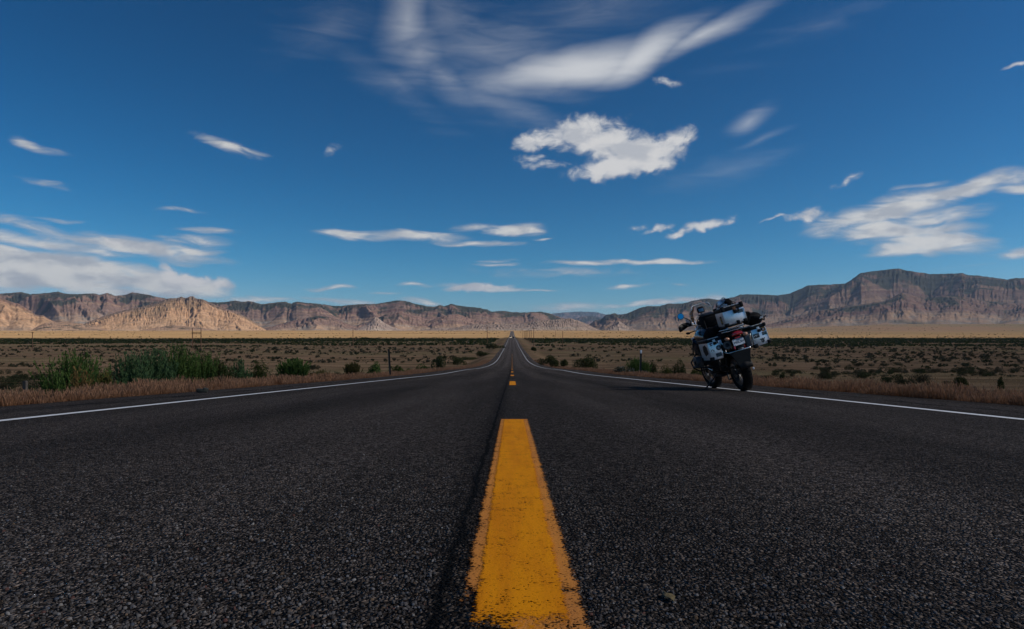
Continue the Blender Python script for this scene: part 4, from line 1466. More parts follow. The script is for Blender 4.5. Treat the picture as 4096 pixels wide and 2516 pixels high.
M_INK = plain('dark_print', (.020, .028, .034), .5)
M_INK2 = plain('grey_green_print', (.10, .16, .17), .5)
M_INK3 = plain('pale_print', (.46, .50, .54), .5)
M_GOLD = plain('gold_print', (.42, .20, .035), .5)
M_MAROON = plain('maroon_print', (.09, .025, .035), .5)
M_YEL = plain('yellow_print', (.60, .36, .03), .5)
M_SCREEN = plain('dim_display', (.05, .11, .19), .15, coat=.6)
M_MIRROR = plain('mirror_glass', (.85, .87, .9), .02, metal=1.0)
M_CHROMEBAG = plain('silver_black_cover', (.50, .54, .58), .3, metal=.4, var=.5, scale=9)


def mat_glass():
    m, g, out = new_mat('clear_windscreen')
    tr = g.new('ShaderNodeBsdfTransparent')
    tr.inputs[0].default_value = (.90, .92, .93, 1)
    gl = g.new('ShaderNodeBsdfGlossy')
    gl.inputs['Roughness'].default_value = .04
    lw = g.new('ShaderNodeLayerWeight')
    lw.inputs['Blend'].default_value = .19
    mx = g.new('ShaderNodeMixShader')
    g.link(lw.outputs['Fresnel'], mx.inputs[0])
    g.link(tr.outputs[0], mx.inputs[1])
    g.link(gl.outputs[0], mx.inputs[2])
    g.link(mx.outputs[0], out.inputs[0])
    return m


M_GLASS = mat_glass()
BX, BY = 3.71, 10.82
bike = empty('motorcycle', (BX, BY, float(prof(BY) + crown(BX)) + .004), (R(-1.4), R(-16.5), R(1.5)))
tag(bike, 'black touring motorcycle with aluminium cases leaning on its stand', 'motorcycle')
BIKE_M = Matrix.LocRotScale(bike.location, bike.rotation_euler, (1, 1, 1))


def wheel(c, Rr, hw, parent, steer=0.0, disc=True):
    w = empty('wheel', c, (0, 0, steer))
    w.parent = parent
    pr = []
    for k in range(13):                                        # round tread
        t = math.pi * k / 12
        pr.append((-hw * math.cos(t), Rr - .062 + .062 * math.sin(t) ** .8))
    pr += [(hw * .78, Rr - .095), (hw * .62, Rr - .105), (-hw * .62, Rr - .105), (-hw * .78, Rr - .095)]
    B().lathe(pr, (0, 0, 0), 'X', 56).obj('tyre', M_RUBBER, w, 30)
    bl = B()                                                   # tread blocks
    for k in range(40):
        for s in (-1, 1):
            a = 2 * math.pi * (k + .25 * s) / 40
            off = s * hw * .45
            rr = Rr - .004
            bl.box((off, rr * math.cos(a), rr * math.sin(a)), (hw * .5, .020, .007), 0, (a - math.pi / 2, 0, .25 * s))
    bl.obj('tread', M_RUBBER, w)['kind'] = 'stuff'
    ri = Rr - .10
    B().lathe([(-hw * .7, ri + .006), (-hw * .7, ri - .012), (-hw * .3, ri - .022), (hw * .3, ri - .022), (hw * .7, ri - .012), (hw * .7, ri + .006)], (0, 0, 0), 'X', 48).obj('rim', M_RIM, w)
    B().lathe([(-.075, .0), (-.075, .038), (-.03, .05), (.03, .05), (.075, .038), (.075, .0)], (0, 0, 0), 'X', 24, closed=False).obj('hub', M_DARKMETAL, w)
    for k in range(20):
        a = 2 * math.pi * k / 20
        s = -1 if k % 2 else 1
        B().cyl((s * .055, .045 * math.cos(a + .5 * s), .045 * math.sin(a + .5 * s)), (s * hw * .5, (ri - .015) * math.cos(a), (ri - .015) * math.sin(a)), .0028, n=5).obj('spoke', M_RIM, w)
    if disc:
        B().lathe([(-.09, .085), (-.09, .15), (-.084, .15), (-.084, .085)], (0, 0, 0), 'X', 40).obj('brake_disc', M_STEEL, w)
    return w


wheel((0, 0, .326), .326, .078, bike)['label'] = 'rear wheel with wire spokes'
wheel((0, 1.50, .326), .326, .060, bike, R(7))['label'] = 'front wheel with wire spokes, turned a little left'

# rear mudguard, flap and swing arm
pts = []
for k in range(15):
    a = R(8 + k * 11.5)                                         # from low rear up and over
    pts.append([(x, -math.cos(a) * (.372 - .018 * abs(x) / .1), .326 + math.sin(a) * (.372 - .25 * abs(x) ** 2 / .1 * .4)) for x in np.linspace(-.105, .105, 9)])
B().grid(pts).obj('rear_mudguard', M_BLACK, bike, solid=.006)
B().prism([(-.205, .662), (.150, .658), (.128, .60), (.098, .49), (.088, .40), (-.088, .40), (-.11, .49), (-.155, .60)], -.335, -.322).obj('mud_flap', M_BLACK, bike)
B().box((.098, -.338, .345), (.028, .012, .034), .006).obj('reflector', M_REFLECT, bike)
B().loft([[(.055 + dx, 0.0, .326 + dz) for dx, dz in ((-.0, -.05), (.08, -.05), (.08, .05), (0, .05))],
          [(.055 + dx, .30, .40 + dz) for dx, dz in ((-.02, -.045), (.055, -.045), (.055, .05), (-.02, .05))],
          [(.02 + dx, .52, .45 + dz) for dx, dz in ((-.06, -.05), (.06, -.05), (.06, .05), (-.06, .05))]]).obj('swing_arm', M_DARKMETAL, bike)
B().lathe([(.06, .0), (.06, .085), (.10, .09), (.145, .06), (.15, .0)], (0, 0, .326), 'X', 28, closed=False).obj('final_drive', M_DARKMETAL, bike)
B().tube([(-.10, .16, .60), (-.085, .24, .52), (-.07, .30, .44)], .024, 10).obj('shock_absorber', M_STEEL, bike)

# engine, frame, exhaust
B().box((0, .76, .50), (.34, .46, .36), .05).box((0, .50, .48), (.26, .26, .30), .05).box((0, .98, .46), (.24, .16, .28), .05).obj('engine_block', M_DARKMETAL, bike)
for s in (-1, 1):
    cy = B()
    for k in range(6):
        cy.box((s * (.19 + k * .022), .80, .585), (.008, .19, .17), .003)
    cy.cyl((s * .16, .80, .585), (s * .30, .80, .585), .07, .07, 20)
    co = cy.obj('cylinder', M_ENGINE, bike, label='left boxer cylinder' if s < 0 else 'right boxer cylinder')
    hd = B().prism([(.70, .50), (.88, .49), (.915, .55), (.905, .64), (.85, .685), (.73, .68), (.68, .63), (.675, .56)], s * .315 - .0, s * .425, 'YZ', .016).obj('cylinder_head', M_ENGINE, bike)
    B().box((s * .428, .80, .59), (.014, .10, .06), .006).obj('valve_cover', M_DARKMETAL, hd)
    bar = B()
    bar.tube([(s * .12, 1.02, .82), (s * .33, 1.00, .70), (s * .455, .93, .60), (s * .455, .86, .50), (s * .36, .90, .43), (s * .12, .96, .40)], .0135, 10)
    bar.tube([(s * .455, .88, .53), (s * .46, .72, .52), (s * .40, .60, .50), (s * .2, .56, .44)], .0135, 10)
    bar.tube([(s * .12, 1.08, .92), (s * .27, 1.05, .98), (s * .33, .98, .86), (s * .36, 1.0, .72)], .0125, 10)
    bar.obj('crash_bar', M_DARKMETAL, bike)
B().prism([(.52, .26), (1.02, .26), (1.16, .42), (1.14, .45), (1.0, .31), (.54, .30)], -.14, .14, 'YZ', .006).obj('skid_plate', M_DARKMETAL, bike)
for s in (-1, 1):
    B().tube([(s * .12, .50, .46), (s * .15, .40, .72), (s * .13, .10, .86), (s * .10, -.28, .93)], .016, 10).obj('subframe_tube', M_DARKMETAL, bike)
    B().tube([(s * .12, 1.08, 1.0), (s * .14, .86, .88), (s * .15, .5, .62)], .02, 10).obj('frame_tube', M_DARKMETAL, bike)
ex = B().tube([(-.185, -.315, .795), (-.19, -.10, .745), (-.19, .12, .69), (-.17, .30, .60)], [.060, .068, .066, .040], 20).obj('silencer', M_DARKMETAL, bike)
B().lathe([(-.0, .063), (-.008, .060), (-.008, .034), (.02, .030), (.02, .060)], (-.184, -.322, .797), 'Y', 24).obj('silencer_end_cap', M_ENGINE, ex)
B().tube([(-.17, .30, .60), (-.12, .5, .40), (-.14, .8, .36), (-.22, .95, .45), (-.24, .90, .56)], .022, 10).obj('exhaust_pipe', M_STEEL, bike)
B().tube([(-.05, .50, .36), (-.06, .46, .20), (-.045, .50, .19), (.05, .50, .19), (.10, .46, .22), (.06, .5, .36)], .014, 8).obj('centre_stand', M_DARKMETAL, bike)
B().tube([(-.12, .66, .36), (-.25, .70, .24), (-.395, .745, .128)], [.014, .013, .012], 10).box((-.405, .75, .122), (.075, .085, .012), .004, (0, R(16.5), .3)).obj('side_stand', M_DARKMETAL, bike)
for s in (-1, 1):
    B().cyl((s * .15, .52, .36), (s * .29, .50, .37), .014, n=10).box((s * .23, .50, .377), (.10, .04, .014), .004).obj('foot_peg', M_DARKMETAL, bike)
    B().cyl((s * .14, .14, .47), (s * .26, .10, .48), .013, n=10).obj('foot_peg', M_DARKMETAL, bike)

# tank, seat, side panels, front fairing
def ring(y, w, z0, z1, n=18, p=2.6, sh=0.0):
    out = []
    for k in range(n):
        t = 2 * math.pi * k / n
        cx, sz = math.cos(t), math.sin(t)
        out.append((w * abs(cx) ** (2 / p) * (1 if cx > 0 else -1), y, (z0 + z1) / 2 + (z1 - z0) / 2 * abs(sz) ** (2 / p) * (1 if sz > 0 else -1)))
    return out


B().loft([ring(.40, .115, .80, .96), ring(.46, .17, .76, 1.02), ring(.60, .235, .74, 1.09), ring(.80, .275, .74, 1.13), ring(.98, .275, .76, 1.13), ring(1.10, .22, .82, 1.10), ring(1.16, .13, .88, 1.04)]).obj('fuel_tank', M_PAINT, bike, 60)
B().loft([ring(-.28, .10, .90, .99), ring(-.22, .145, .89, 1.02), ring(-.05, .165, .88, 1.03), ring(.12, .17, .86, 1.01), ring(.22, .165, .82, .95), ring(.38, .15, .80, .94), ring(.48, .11, .82, .98)]).obj('seat', M_BLACKMAT, bike, 60)
for s in (-1, 1):
    B().loft([[(s * (.16 + dx), y, z) for dx, z in ((0, z1), (.06 * k, z1 - .03), (.07 * k, z0 + .03), (0, z0))] for y, z0, z1, k in ((1.30, .82, .98, .5), (1.18, .74, 1.02, 1.7), (1.02, .66, .98, 2.3), (.88, .64, .90, 1.6))]).obj('side_fairing', M_PAINT, bike, 50)
    B().box((s * .15, .30, .80), (.05, .30, .16), .02, (.12, 0, 0)).obj('side_panel', M_BLACK, bike)
B().loft([ring(1.18, .12, .86, 1.06), ring(1.36, .10, .88, 1.0), ring(1.56, .07, .90, .96), ring(1.70, .03, .90, .93)]).obj('beak', M_PAINT, bike, 60)
B().loft([ring(1.14, .13, .98, 1.18), ring(1.24, .14, 1.0, 1.17), ring(1.32, .12, 1.03, 1.15)]).obj('headlight', M_ALU, bike, 60)
for s in (-1, 1):
    B().tube([(s * .105, 1.16, 1.14), (s * .105, 1.34, .72), (s * .105, 1.42, .52)], [.026, .026, .022], 12).tube([(s * .105, 1.40, .56), (s * .105, 1.50, .33)], .029, 12).obj('fork_leg', M_STEEL, bike)
pts = []
for k in range(11):
    a = R(25 + k * 13)
    pts.append([(x, 1.50 - math.cos(a) * .355, .326 + math.sin(a) * (.355 - abs(x) ** 2 * 6)) for x in np.linspace(-.085, .085, 7)])
B().grid(pts).obj('front_mudguard', M_BLACK, bike, solid=.005)

# windscreen: a curved clear sheet
pts = []
for j in range(13):
    v = j / 12
    hwid = .150 + .055 * math.sin(min(v, .8) / .8 * math.pi / 2)
    row = []
    for k in range(17):
        t = -1 + 2 * k / 16
        cut = .0 if v < .99 else 0
        xx = hwid * t * (1 - .22 * max(0, v - .72) / .28 * abs(t) ** 3)
        zz = 1.20 + .335 * v - .055 * max(0, v - .6) / .4 * abs(t) ** 4
        row.append((xx, 1.31 - .25 * v ** 1.1 - .10 * t * t * (1 - .2 * v), zz))
    pts.append(row)
ws = B().grid(pts).obj('windscreen', M_GLASS, bike, 80)
edge = [p for p in [r[0] for r in pts]] + pts[-1][1:] + [r[-1] for r in pts[::-1]][1:]
B().tube([edge[i] for i in range(0, len(edge))], .0046, 6).obj('screen_edge', plain('pale_edge_glint', (.72, .78, .82), .25), ws)  # pale rim colour paints in the white reflection along the screen
for s in (-1, 1):
    B().tube([(s * .10, 1.22, 1.12), (s * .115, 1.24, 1.25), (s * .12, 1.20, 1.34)], .008, 8).obj('screen_bracket', M_DARKMETAL, bike)
# instruments and navigation unit
B().box((0, 1.14, 1.20), (.20, .07, .10), .02, (R(-25), 0, 0)).obj('instrument_panel', M_BLACK, bike)
gx = B().box((-.012, 1.00, 1.425), (.128, .03, .092), .014, (R(-8), R(4), 0)).box((-.012, .992, 1.472), (.10, .03, .018), .006, (R(-8), R(4), 0)).obj('navigation_unit', M_BLACK, bike)
B().box((-.012, .982, 1.424), (.090, .006, .058), .003, (R(-8), R(4), 0)).obj('screen', M_SCREEN, gx)
B().tube([(-.012, 1.01, 1.38), (-.03, 1.03, 1.32), (-.10, 1.05, 1.27), (-.13, 1.03, 1.21)], .009, 8).obj('mount_arm', M_DARKMETAL, bike)
# handlebar, grips, hand guards, mirrors, levers
for s in (-1, 1):
    B().tube([(s * .03, 1.06, 1.135), (s * .12, 1.05, 1.17), (s * .20, 1.02, 1.215), (s * .30, .985, 1.225), (s * .44, .935, 1.215)], .0125, 10).obj('handlebar', M_STEEL, bike)
    B().cyl((s * .32, .978, 1.224), (s * .455, .930, 1.214), .0185, n=12).obj('grip', M_RUBBER, bike)
    B().box((s * .275, 1.0, 1.232), (.07, .06, .055), .012).obj('switch_gear', M_BLACK, bike)
    B().tube([(s * .26, 1.03, 1.235), (s * .33, 1.04, 1.225), (s * .42, 1.0, 1.215)], .006, 6).obj('lever', M_STEEL, bike)
    g_ = B()
    rows = []
    for t, y, zc, hz in ((0, .925, 1.205, .048), (.12, .985, 1.212, .058), (.5, 1.035, 1.232, .056), (.85, 1.055, 1.245, .040), (1, 1.05, 1.25, .026)):
        xx = s * (.492 - .235 * t)
        rows.append([(xx, y, zc - hz), (xx, y + .024, zc - hz * .3), (xx, y + .024, zc + hz * .5), (xx, y, zc + hz), (xx, y - .010, zc + hz * .7), (xx, y - .010, zc - hz * .7)])
    g_.loft(rows)
    g_.box((s * .470, .915, 1.205), (.05, .05, .085), .012)
    g_.obj('hand_guard', M_BLACK, bike)
    B().tube([(s * .235, 1.02, 1.25), (s * .245, 1.0, 1.31), (s * .30, .985, 1.35), (s * .352, .965, 1.395)], [.009, .008, .006, .006], 8).obj('mirror_stalk', M_DARKMETAL, bike)
    mh = B()
    n = 28
    MM = Matrix.Translation((s * .392, .955, 1.418)) @ Euler((R(-9), 0, R(6 * s))).to_matrix().to_4x4()
    rings_ = []
    for rr, yy in ((.050, .0), (.056, .006), (.050, .022), (.030, .034), (.008, .038)):
        rings_.append([tuple(MM @ Vector((rr * 1.02 * math.cos(2 * math.pi * k / n), yy, rr * math.sin(2 * math.pi * k / n)))) for k in range(n)])
    mo = mh.loft(rings_).obj('mirror', M_BLACK, bike, 50)
    gl = B()
    gl.loft([[tuple(MM @ Vector((rr * 1.02 * math.cos(2 * math.pi * k / n), yy, rr * math.sin(2 * math.pi * k / n)))) for k in range(n)] for rr, yy in ((.049, -.0015), (.049, -.004))])
    gl.obj('mirror_glass', M_MIRROR, mo)
    fs = B().blob((s * .285, 1.19, 1.093), (.042, .030, .022), (0, R(-12 * s), 0), sub=2).obj('front_signal', M_BLACK, bike)
    B().cyl((s * .15, 1.20, 1.10), (s * .25, 1.195, 1.096), .010, n=8).obj('signal_arm', M_BLACK, bike)
    B().blob((s * .147 - .034, -.385, .890), (.040, .024, .026), (0, R(-8 * s), 0), sub=2).obj('rear_signal', M_ORANGE, bike)
    B().blob((s * .147 - .034, -.362, .885), (.044, .026, .030), sub=2).cyl((s * .08 - .02, -.35, .90), (s * .13 - .03, -.36, .89), .012, n=8).obj('signal_housing', M_BLACK, bike)

# tail: light, plate, bars
tb = B().loft([ring(-.18, .10, .87, .97), ring(-.28, .095, .885, .97), ring(-.36, .085, .90, .965)]).box((-.0, -.33, .872), (.15, .08, .03), .01).obj('tail_housing', M_BLACK, bike, 50)
B().prism([(-.088, .905), (.078, .905), (.088, .925), (.06, .955), (.02, .968), (-.03, .968), (-.07, .955), (-.098, .925)], -.385, -.355, 'XZ', .005).obj('tail_light', M_RED, bike)
B().box((-.012, -.378, .868), (.098, .012, .026), .004).obj('rear_reflector', M_RED, bike)
B().box((-.012, -.355, .80), (.13, .02, .20), .01, (R(-14), 0, 0)).obj('plate_carrier', M_BLACK, bike)
PLT = Matrix.Translation((-.020, -.382, .803)) @ Euler((R(-12), 0, 0)).to_matrix().to_4x4()


def on_plate(poly, mat, name, parent, depth=.0012, lift=0.0, M=PLT):
    b = B()
    b.prism(poly, -lift - depth, -lift, 'XZ')
    bmesh.ops.transform(b.bm, matrix=M, verts=b.bm.verts)
    return b.obj(name, mat, parent)


def rect(cx, cz, w, h):
    return [(cx - w / 2, cz - h / 2), (cx + w / 2, cz - h / 2), (cx + w / 2, cz + h / 2), (cx - w / 2, cz + h / 2)]


def rrect(cx, cz, w, h, r, n=4):
    out = []
    for qx, qz, a0 in ((1, -1, -90), (1, 1, 0), (-1, 1, 90), (-1, -1, 180)):
        for k in range(n + 1):
            a = R(a0 + 90 * k / n)
            out.append((cx + qx * (w / 2 - r) + r * math.cos(a), cz + qz * (h / 2 - r) + r * math.sin(a)))
    return out


def disc(cx, cz, r, n=28, squash=1.0):
    return [(cx + r * math.cos(2 * math.pi * k / n), cz + r * squash * math.sin(2 * math.pi * k / n)) for k in range(n)]


def star(cx, cz, r, r2=None, rot=0, n=5):
    r2 = r2 or r * .40
    return [(cx + (r if k % 2 == 0 else r2) * math.sin(R(rot + 180 / n * k)), cz + (r if k % 2 == 0 else r2) * math.cos(R(rot + 180 / n * k))) for k in range(2 * n)]


pl = on_plate(rrect(0, 0, .178, .100, .010), M_PLATE, 'licence_plate', bike, .003)
for sx in (-1, 1):
    for sz in (-1, 1):
        on_plate(disc(sx * .070, sz * .040, .0055, 10), M_INK, 'plate_bolt', pl, .003, .003)


def lettering(text, size, mat, parent, M, name='lettering', bold=.0):
    cu = bpy.data.curves.new('text', 'FONT')
    cu.body = text
    cu.size = size
    cu.align_x = 'CENTER'
    cu.align_y = 'CENTER'
    cu.offset = bold
    cu.extrude = .0006
    to = bpy.data.objects.new('text', cu)
    COL.objects.link(to)
    bpy.context.view_layer.update()
    dg = bpy.context.evaluated_depsgraph_get()
    me = bpy.data.meshes.new_from_object(to.evaluated_get(dg))
    bpy.data.objects.remove(to)
    me.transform(M @ Matrix.Translation((0, -.0038, 0)) @ Euler((R(90), 0, 0)).to_matrix().to_4x4())
    me.name = name
    me.materials.clear()
    me.materials.append(mat)
    o = bpy.data.objects.new(name, me)
    o.parent = parent
    COL.objects.link(o)
    return o


lettering('345L3H', .052, M_INK, pl, PLT @ Matrix.Translation((0, 0, -.003)), bold=.0006)
lettering('TEXAS', .019, M_INK, pl, PLT @ Matrix.Translation((0, 0, .036)), bold=.0003)
B().tube([(-.225, -.20, .72), (-.222, -.29, .685), (-.205, -.315, .672), (.145, -.315, .668), (.172, -.29, .675), (.19, -.20, .70), (.20, -.05, .74)], .0125, 10).obj('rear_brace_bar', M_STEEL, bike)
B().blob((.03, -.26, .70), (.05, .04, .05), sub=2, noise=.15).obj('brake_light_bracket', M_ALU, bike)
B().box((.165, -.20, .775), (.085, .17, .19), .012, (0, R(-3), 0)).obj('tool_box', M_ENGINE, bike)
B().tube([(.118, -.292, .69), (.212, -.292, .685), (.216, -.292, .86)], .006, 8).obj('tool_box_frame', M_STEEL, bike)
B().tube([(.075, -.30, .735), (.085, -.29, .70), (.08, -.27, .675)], .008, 8).obj('red_strap', M_RED, bike)
B().cyl((-.075, -.28, .70), (-.07, -.27, .765), .014, n=8).obj('red_canister', M_RED, bike)
# luggage racks
rk = B()
for z, hw_, yb in ((.995, .135, -.37), (1.03, .145, -.40)):
    rk.tube([(-hw_, -.02, z - .01), (-hw_, yb + .04, z), (-hw_ + .03, yb, z), (hw_ - .03, yb, z), (hw_, yb + .04, z), (hw_, -.02, z - .01)], .011, 10)
rk.obj('luggage_rack', M_STEEL, bike)
B().box((0, -.20, 1.062), (.26, .30, .022), .006).obj('rack_plate', M_BLACK, bike)
for s in (-1, 1):
    B().tube([(s * .12, .18, .86), (s * .235, .16, .88), (s * .238, -.24, .86), (s * .215, -.27, .80), (s * .212, -.26, .68), (s * .212, .10, .66), (s * .17, .2, .62)], .0095, 8).obj('pannier_frame', M_STEEL, bike)


def corner(c, s, parent, rot=None):
    return B().box(c, s, .012, rot).obj('corner_guard', M_BLACK, parent)


def ribs(x0, x1, z, y0, y1, parent, n=3):
    w = (x1 - x0) / n
    for k in range(n):
        B().box((x0 + w * (k + .5), (y0 + y1) / 2, z), (w * .78, (y1 - y0) * .92, .012), .004).obj('lid_rib', M_ALU2, parent)


def latch(x, z, y, parent, s=1.0, brown=False):
    B().box((x, y - .006, z + .012 * s), (.045 * s, .012, .060 * s), .004).obj('latch_plate', M_RUST if brown else M_ALU2, parent)
    B().box((x + .004, y - .020, z - .022 * s), (.052 * s, .034, .048 * s), .010).obj('latch', M_BLACK, parent)
    B().box((x + .052 * s, y - .006, z - .012 * s), (.022 * s, .012, .046 * s), .005).obj('lock', M_BLACK, parent)


def flag(cx, cz, w, h, M, parent, name='flag_sticker', stripes=True):
    f = on_plate(rect(cx, cz, w, h), M_INK2, name, parent, .001, 0, M)
    if stripes:
        for k in range(6):
            on_plate(rect(cx, cz - h / 2 + h * (k + .55) / 6.2, w * .98, h * .055), M_INK, 'stripe', f, .0008, .001, M)
        on_plate(rect(cx - w * .29, cz + h * .22, w * .40, h * .52), M_INK, 'canton', f, .001, .0018, M)
    return f


# --- top case
TC = B().box((.010, -.275, 1.195), (.335, .355, .215), .010).obj('top_case', M_ALU, bike)
B().box((.010, -.275, 1.334), (.352, .372, .064), .018).obj('lid', M_BLACK, TC)
ribs(-.13, .135, 1.369, -.455, -.40, TC, 4)
B().box((.005, -.26, 1.368), (.27, .26, .008), .003).obj('lid_plate', M_ALU, TC)
for sx in (-1, 1):
    corner((.010 + sx * .150, -.438, 1.345), (.055, .055, .085), TC)
    corner((.010 + sx * .150, -.112, 1.345), (.055, .055, .085), TC)
    corner((.010 + sx * .145, -.432, 1.098), (.065, .060, .050), TC)
B().box((.010 + .1665, -.4535, 1.195), (.014, .010, .195), .003).obj('edge_strip', M_ALU2, TC)
latch(.032, 1.290, -.454, TC, 1.15, brown=True)
B().box((.040, -.460, 1.100), (.050, .035, .052), .012).obj('lower_catch', M_BLACK, TC)
TCM = Matrix.Translation((0, -.4535, 0))
flag(.115, 1.253, .088, .056, TCM, TC)
sy = B().prism([(-.36, 1.12), (-.28, 1.12), (-.28, 1.245), (-.36, 1.245)], -.1592, -.158, 'YZ').obj('side_sticker', M_INK, TC)
B().prism([(-.345, 1.145), (-.30, 1.140), (-.29, 1.165), (-.335, 1.175)], -.1602, -.1592, 'YZ').obj('sticker_print', M_YEL, sy)
B().prism([(-.335, 1.19), (-.30, 1.188), (-.295, 1.215), (-.32, 1.222), (-.34, 1.21)], -.1602, -.1592, 'YZ').obj('sticker_print', M_YEL, sy)

# --- side cases, each a prism; the left one is notched for the silencer
LP = B().prism([(-.455, .632), (-.268, .622), (-.250, .70), (-.262, .79), (-.245, .825), (-.226, .835), (-.226, .905), (-.455, .912)], -.25, .21, 'XZ', .008).obj('left_case', M_ALU, bike)
B().prism([(-.464, .908), (-.218, .902), (-.218, .952), (-.464, .958)], -.258, .218, 'XZ', .010).obj('lid', M_BLACK, LP)
ribs(-.43, -.25, .960, -.25, -.18, LP, 3)
corner((-.440, -.235, .648), (.066, .060, .062), LP, (0, .1, 0))
corner((-.440, .195, .648), (.066, .060, .062), LP)
corner((-.452, -.245, .935), (.045, .045, .055), LP)
latch(-.345, .898, -.251, LP, .95)
LPM = Matrix.Translation((0, -.2502, 0))
ST = on_plate(disc(-.300, .794, .041), M_INK, 'round_star_sticker', LP, .001, 0, LPM)
on_plate(star(-.300, .794, .028, rot=8), M_INK3, 'star', ST, .001, .001, LPM)
on_plate(disc(-.300, .794, .037, 24), plain('blue_grey_print', (.035, .055, .08), .5), 'ring', ST, .0006, .0006, LPM)
T1 = on_plate([(-.430, .897), (-.380, .897), (-.380, .880), (-.397, .880), (-.397, .862), (-.386, .862), (-.386, .850), (-.424, .850), (-.424, .862), (-.413, .862), (-.413, .880), (-.430, .880)], M_MAROON, 'letter_sticker', LP, .001, 0, LPM)
arc = [(-.405 + .021 * math.cos(R(a)), .772 + .021 * math.sin(R(a))) for a in range(-20, 201, 20)] + [(-.405 + .012 * math.cos(R(a)), .772 + .012 * math.sin(R(a))) for a in range(200, -21, -20)]
on_plate(arc, M_INK, 'arch_sticker', LP, .001, 0, LPM)
on_plate(disc(-.384, .765, .009, 14), M_INK, 'dot_sticker', LP, .001, 0, LPM)
flag(-.325, .690, .092, .058, LPM, LP)
for x_, z_ in ((-.36, .648), (-.275, .652)):
    on_plate(disc(x_, z_, .004, 8), M_DARKMETAL, 'rivet', LP, .002, 0, LPM)
SD = B().prism([(-.18, .74), (-.02, .70), (.05, .78), (.02, .86), (-.1, .88), (-.17, .84)], -.4562, -.455, 'YZ').obj('side_print', M_DARKMETAL, LP)

RP = B().prism([(.248, .640), (.505, .648), (.490, .912), (.258, .906)], -.25, .21, 'XZ', .008).obj('right_case', M_ALU, bike)
B().prism([(.250, .904), (.498, .909), (.497, .966), (.250, .960)], -.258, .218, 'XZ', .010).obj('lid', M_BLACK, RP)
ribs(.275, .47, .966, -.25, -.18, RP, 3)
corner((.270, -.235, .652), (.072, .060, .062), RP)
corner((.488, -.235, .665), (.055, .060, .058), RP)
corner((.486, -.245, .945), (.045, .045, .055), RP)
B().box((.4935, -.2512, .79), (.012, .010, .22), .003, (0, R(-3.3), 0)).obj('edge_strip', M_ALU2, RP)
latch(.372, .892, -.251, RP, .95)
RPM = Matrix.Translation((0, -.2502, 0))
BD = on_plate([(.415, .908), (.432, .912), (.450, .916), (.468, .912), (.484, .905), (.487, .870), (.478, .848), (.450, .834), (.424, .848), (.413, .870)], M_GOLD, 'shield_sticker', RP, .001, 0, RPM)
on_plate([(.430, .895), (.470, .895), (.472, .868), (.450, .850), (.428, .868)], M_MAROON, 'shield_field', BD, .001, .001, RPM)
on_plate(star(.450, .875, .015, .008, 10, 6), M_INK3, 'shield_mark', BD, .001, .002, RPM)
TF = on_plate(rect(.452, .808, .075, .050), M_INK2, 'lone_star_flag_sticker', RP, .001, 0, RPM)
on_plate(rect(.426, .808, .024, .050), M_INK, 'hoist_band', TF, .001, .001, RPM)
on_plate(rect(.464, .796, .050, .024), plain('dark_green_print', (.03, .075, .07), .5), 'lower_band', TF, .001, .001, RPM)
on_plate(star(.426, .808, .008), M_INK3, 'star', TF, .001, .002, RPM)
RF = on_plate(rect(.318, .802, .098, .068), M_INK, 'rifle_sticker', RP, .001, 0, RPM)
on_plate([(.277, .792), (.292, .797), (.300, .804), (.322, .806), (.360, .808), (.360, .811), (.330, .812), (.322, .817), (.304, .815), (.288, .808), (.277, .806)], M_INK3, 'rifle_print', RF, .001, .001, RPM)
on_plate([(.312, .805), (.320, .805), (.324, .790), (.316, .790)], M_INK3, 'rifle_print', RF, .001, .001, RPM)
on_plate(rect(.318, .829, .090, .004), M_INK2, 'sticker_line', RF, .001, .001, RPM)
EM = on_plate(disc(.395, .706, .026, 24), M_INK, 'eagle_emblem_sticker', RP, .001, 0, RPM)
on_plate([(.395, .748), (.405, .742), (.412, .735), (.428, .745), (.442, .744), (.434, .728), (.418, .722), (.395, .720), (.376, .722), (.360, .724), (.352, .736), (.364, .742), (.380, .737), (.388, .744)], M_INK, 'eagle', EM, .001, .0005, RPM)
on_plate([(.372, .694), (.380, .678), (.398, .672), (.415, .680), (.424, .700), (.430, .712), (.420, .704), (.410, .686), (.398, .680), (.386, .684)], M_INK, 'anchor', EM, .001, .001, RPM)
on_plate(rect(.384, .708, .006, .020), M_INK3, 'globe_highlight', EM, .001, .0015, RPM)

# --- soft luggage and things strapped on (things of their own)
def strapped(name, label, cat):
    e = empty(name)
    e.matrix_world = BIKE_M
    return tag(e, label, cat)


t = strapped('tank_bag', 'black square tank bag in front of the rider seat', 'bag')
B().box((.012, .82, 1.215), (.25, .30, .20), .035, (R(6), 0, 0), 3).obj('bag_body', M_BLACKMAT, t)
B().box((.012, .80, 1.325), (.235, .27, .022), .010, (R(8), 0, 0)).obj('map_pocket', M_BLACK, t)
for s in (-1, 1):
    B().tube([(.012 + s * .13, .66, 1.24), (.012 + s * .135, .62, 1.14), (.012 + s * .16, .55, 1.06)], .008, 6).obj('strap', M_BLACK, t)
t = strapped('saddle_bag', 'limp black soft bag draped over the left of the seat', 'bag')
B().blob((-.15, .34, .985), (.135, .18, .135), (0, R(12), 0), .18, 3, 4, 2.2).obj('bag_body', M_BLACKMAT, t)
B().blob((-.05, .20, 1.06), (.10, .12, .065), (0, 0, .3), .2, 3, 6, 2.5).obj('bag_flap', M_BLACKMAT, t)
B().tube([(-.28, .36, 1.0), (-.22, .30, 1.10), (-.08, .24, 1.12), (.06, .22, 1.06)], .009, 6).obj('strap', M_BLACK, t)
t = strapped('duffel_bag', 'black duffel strapped above the right side case', 'bag')
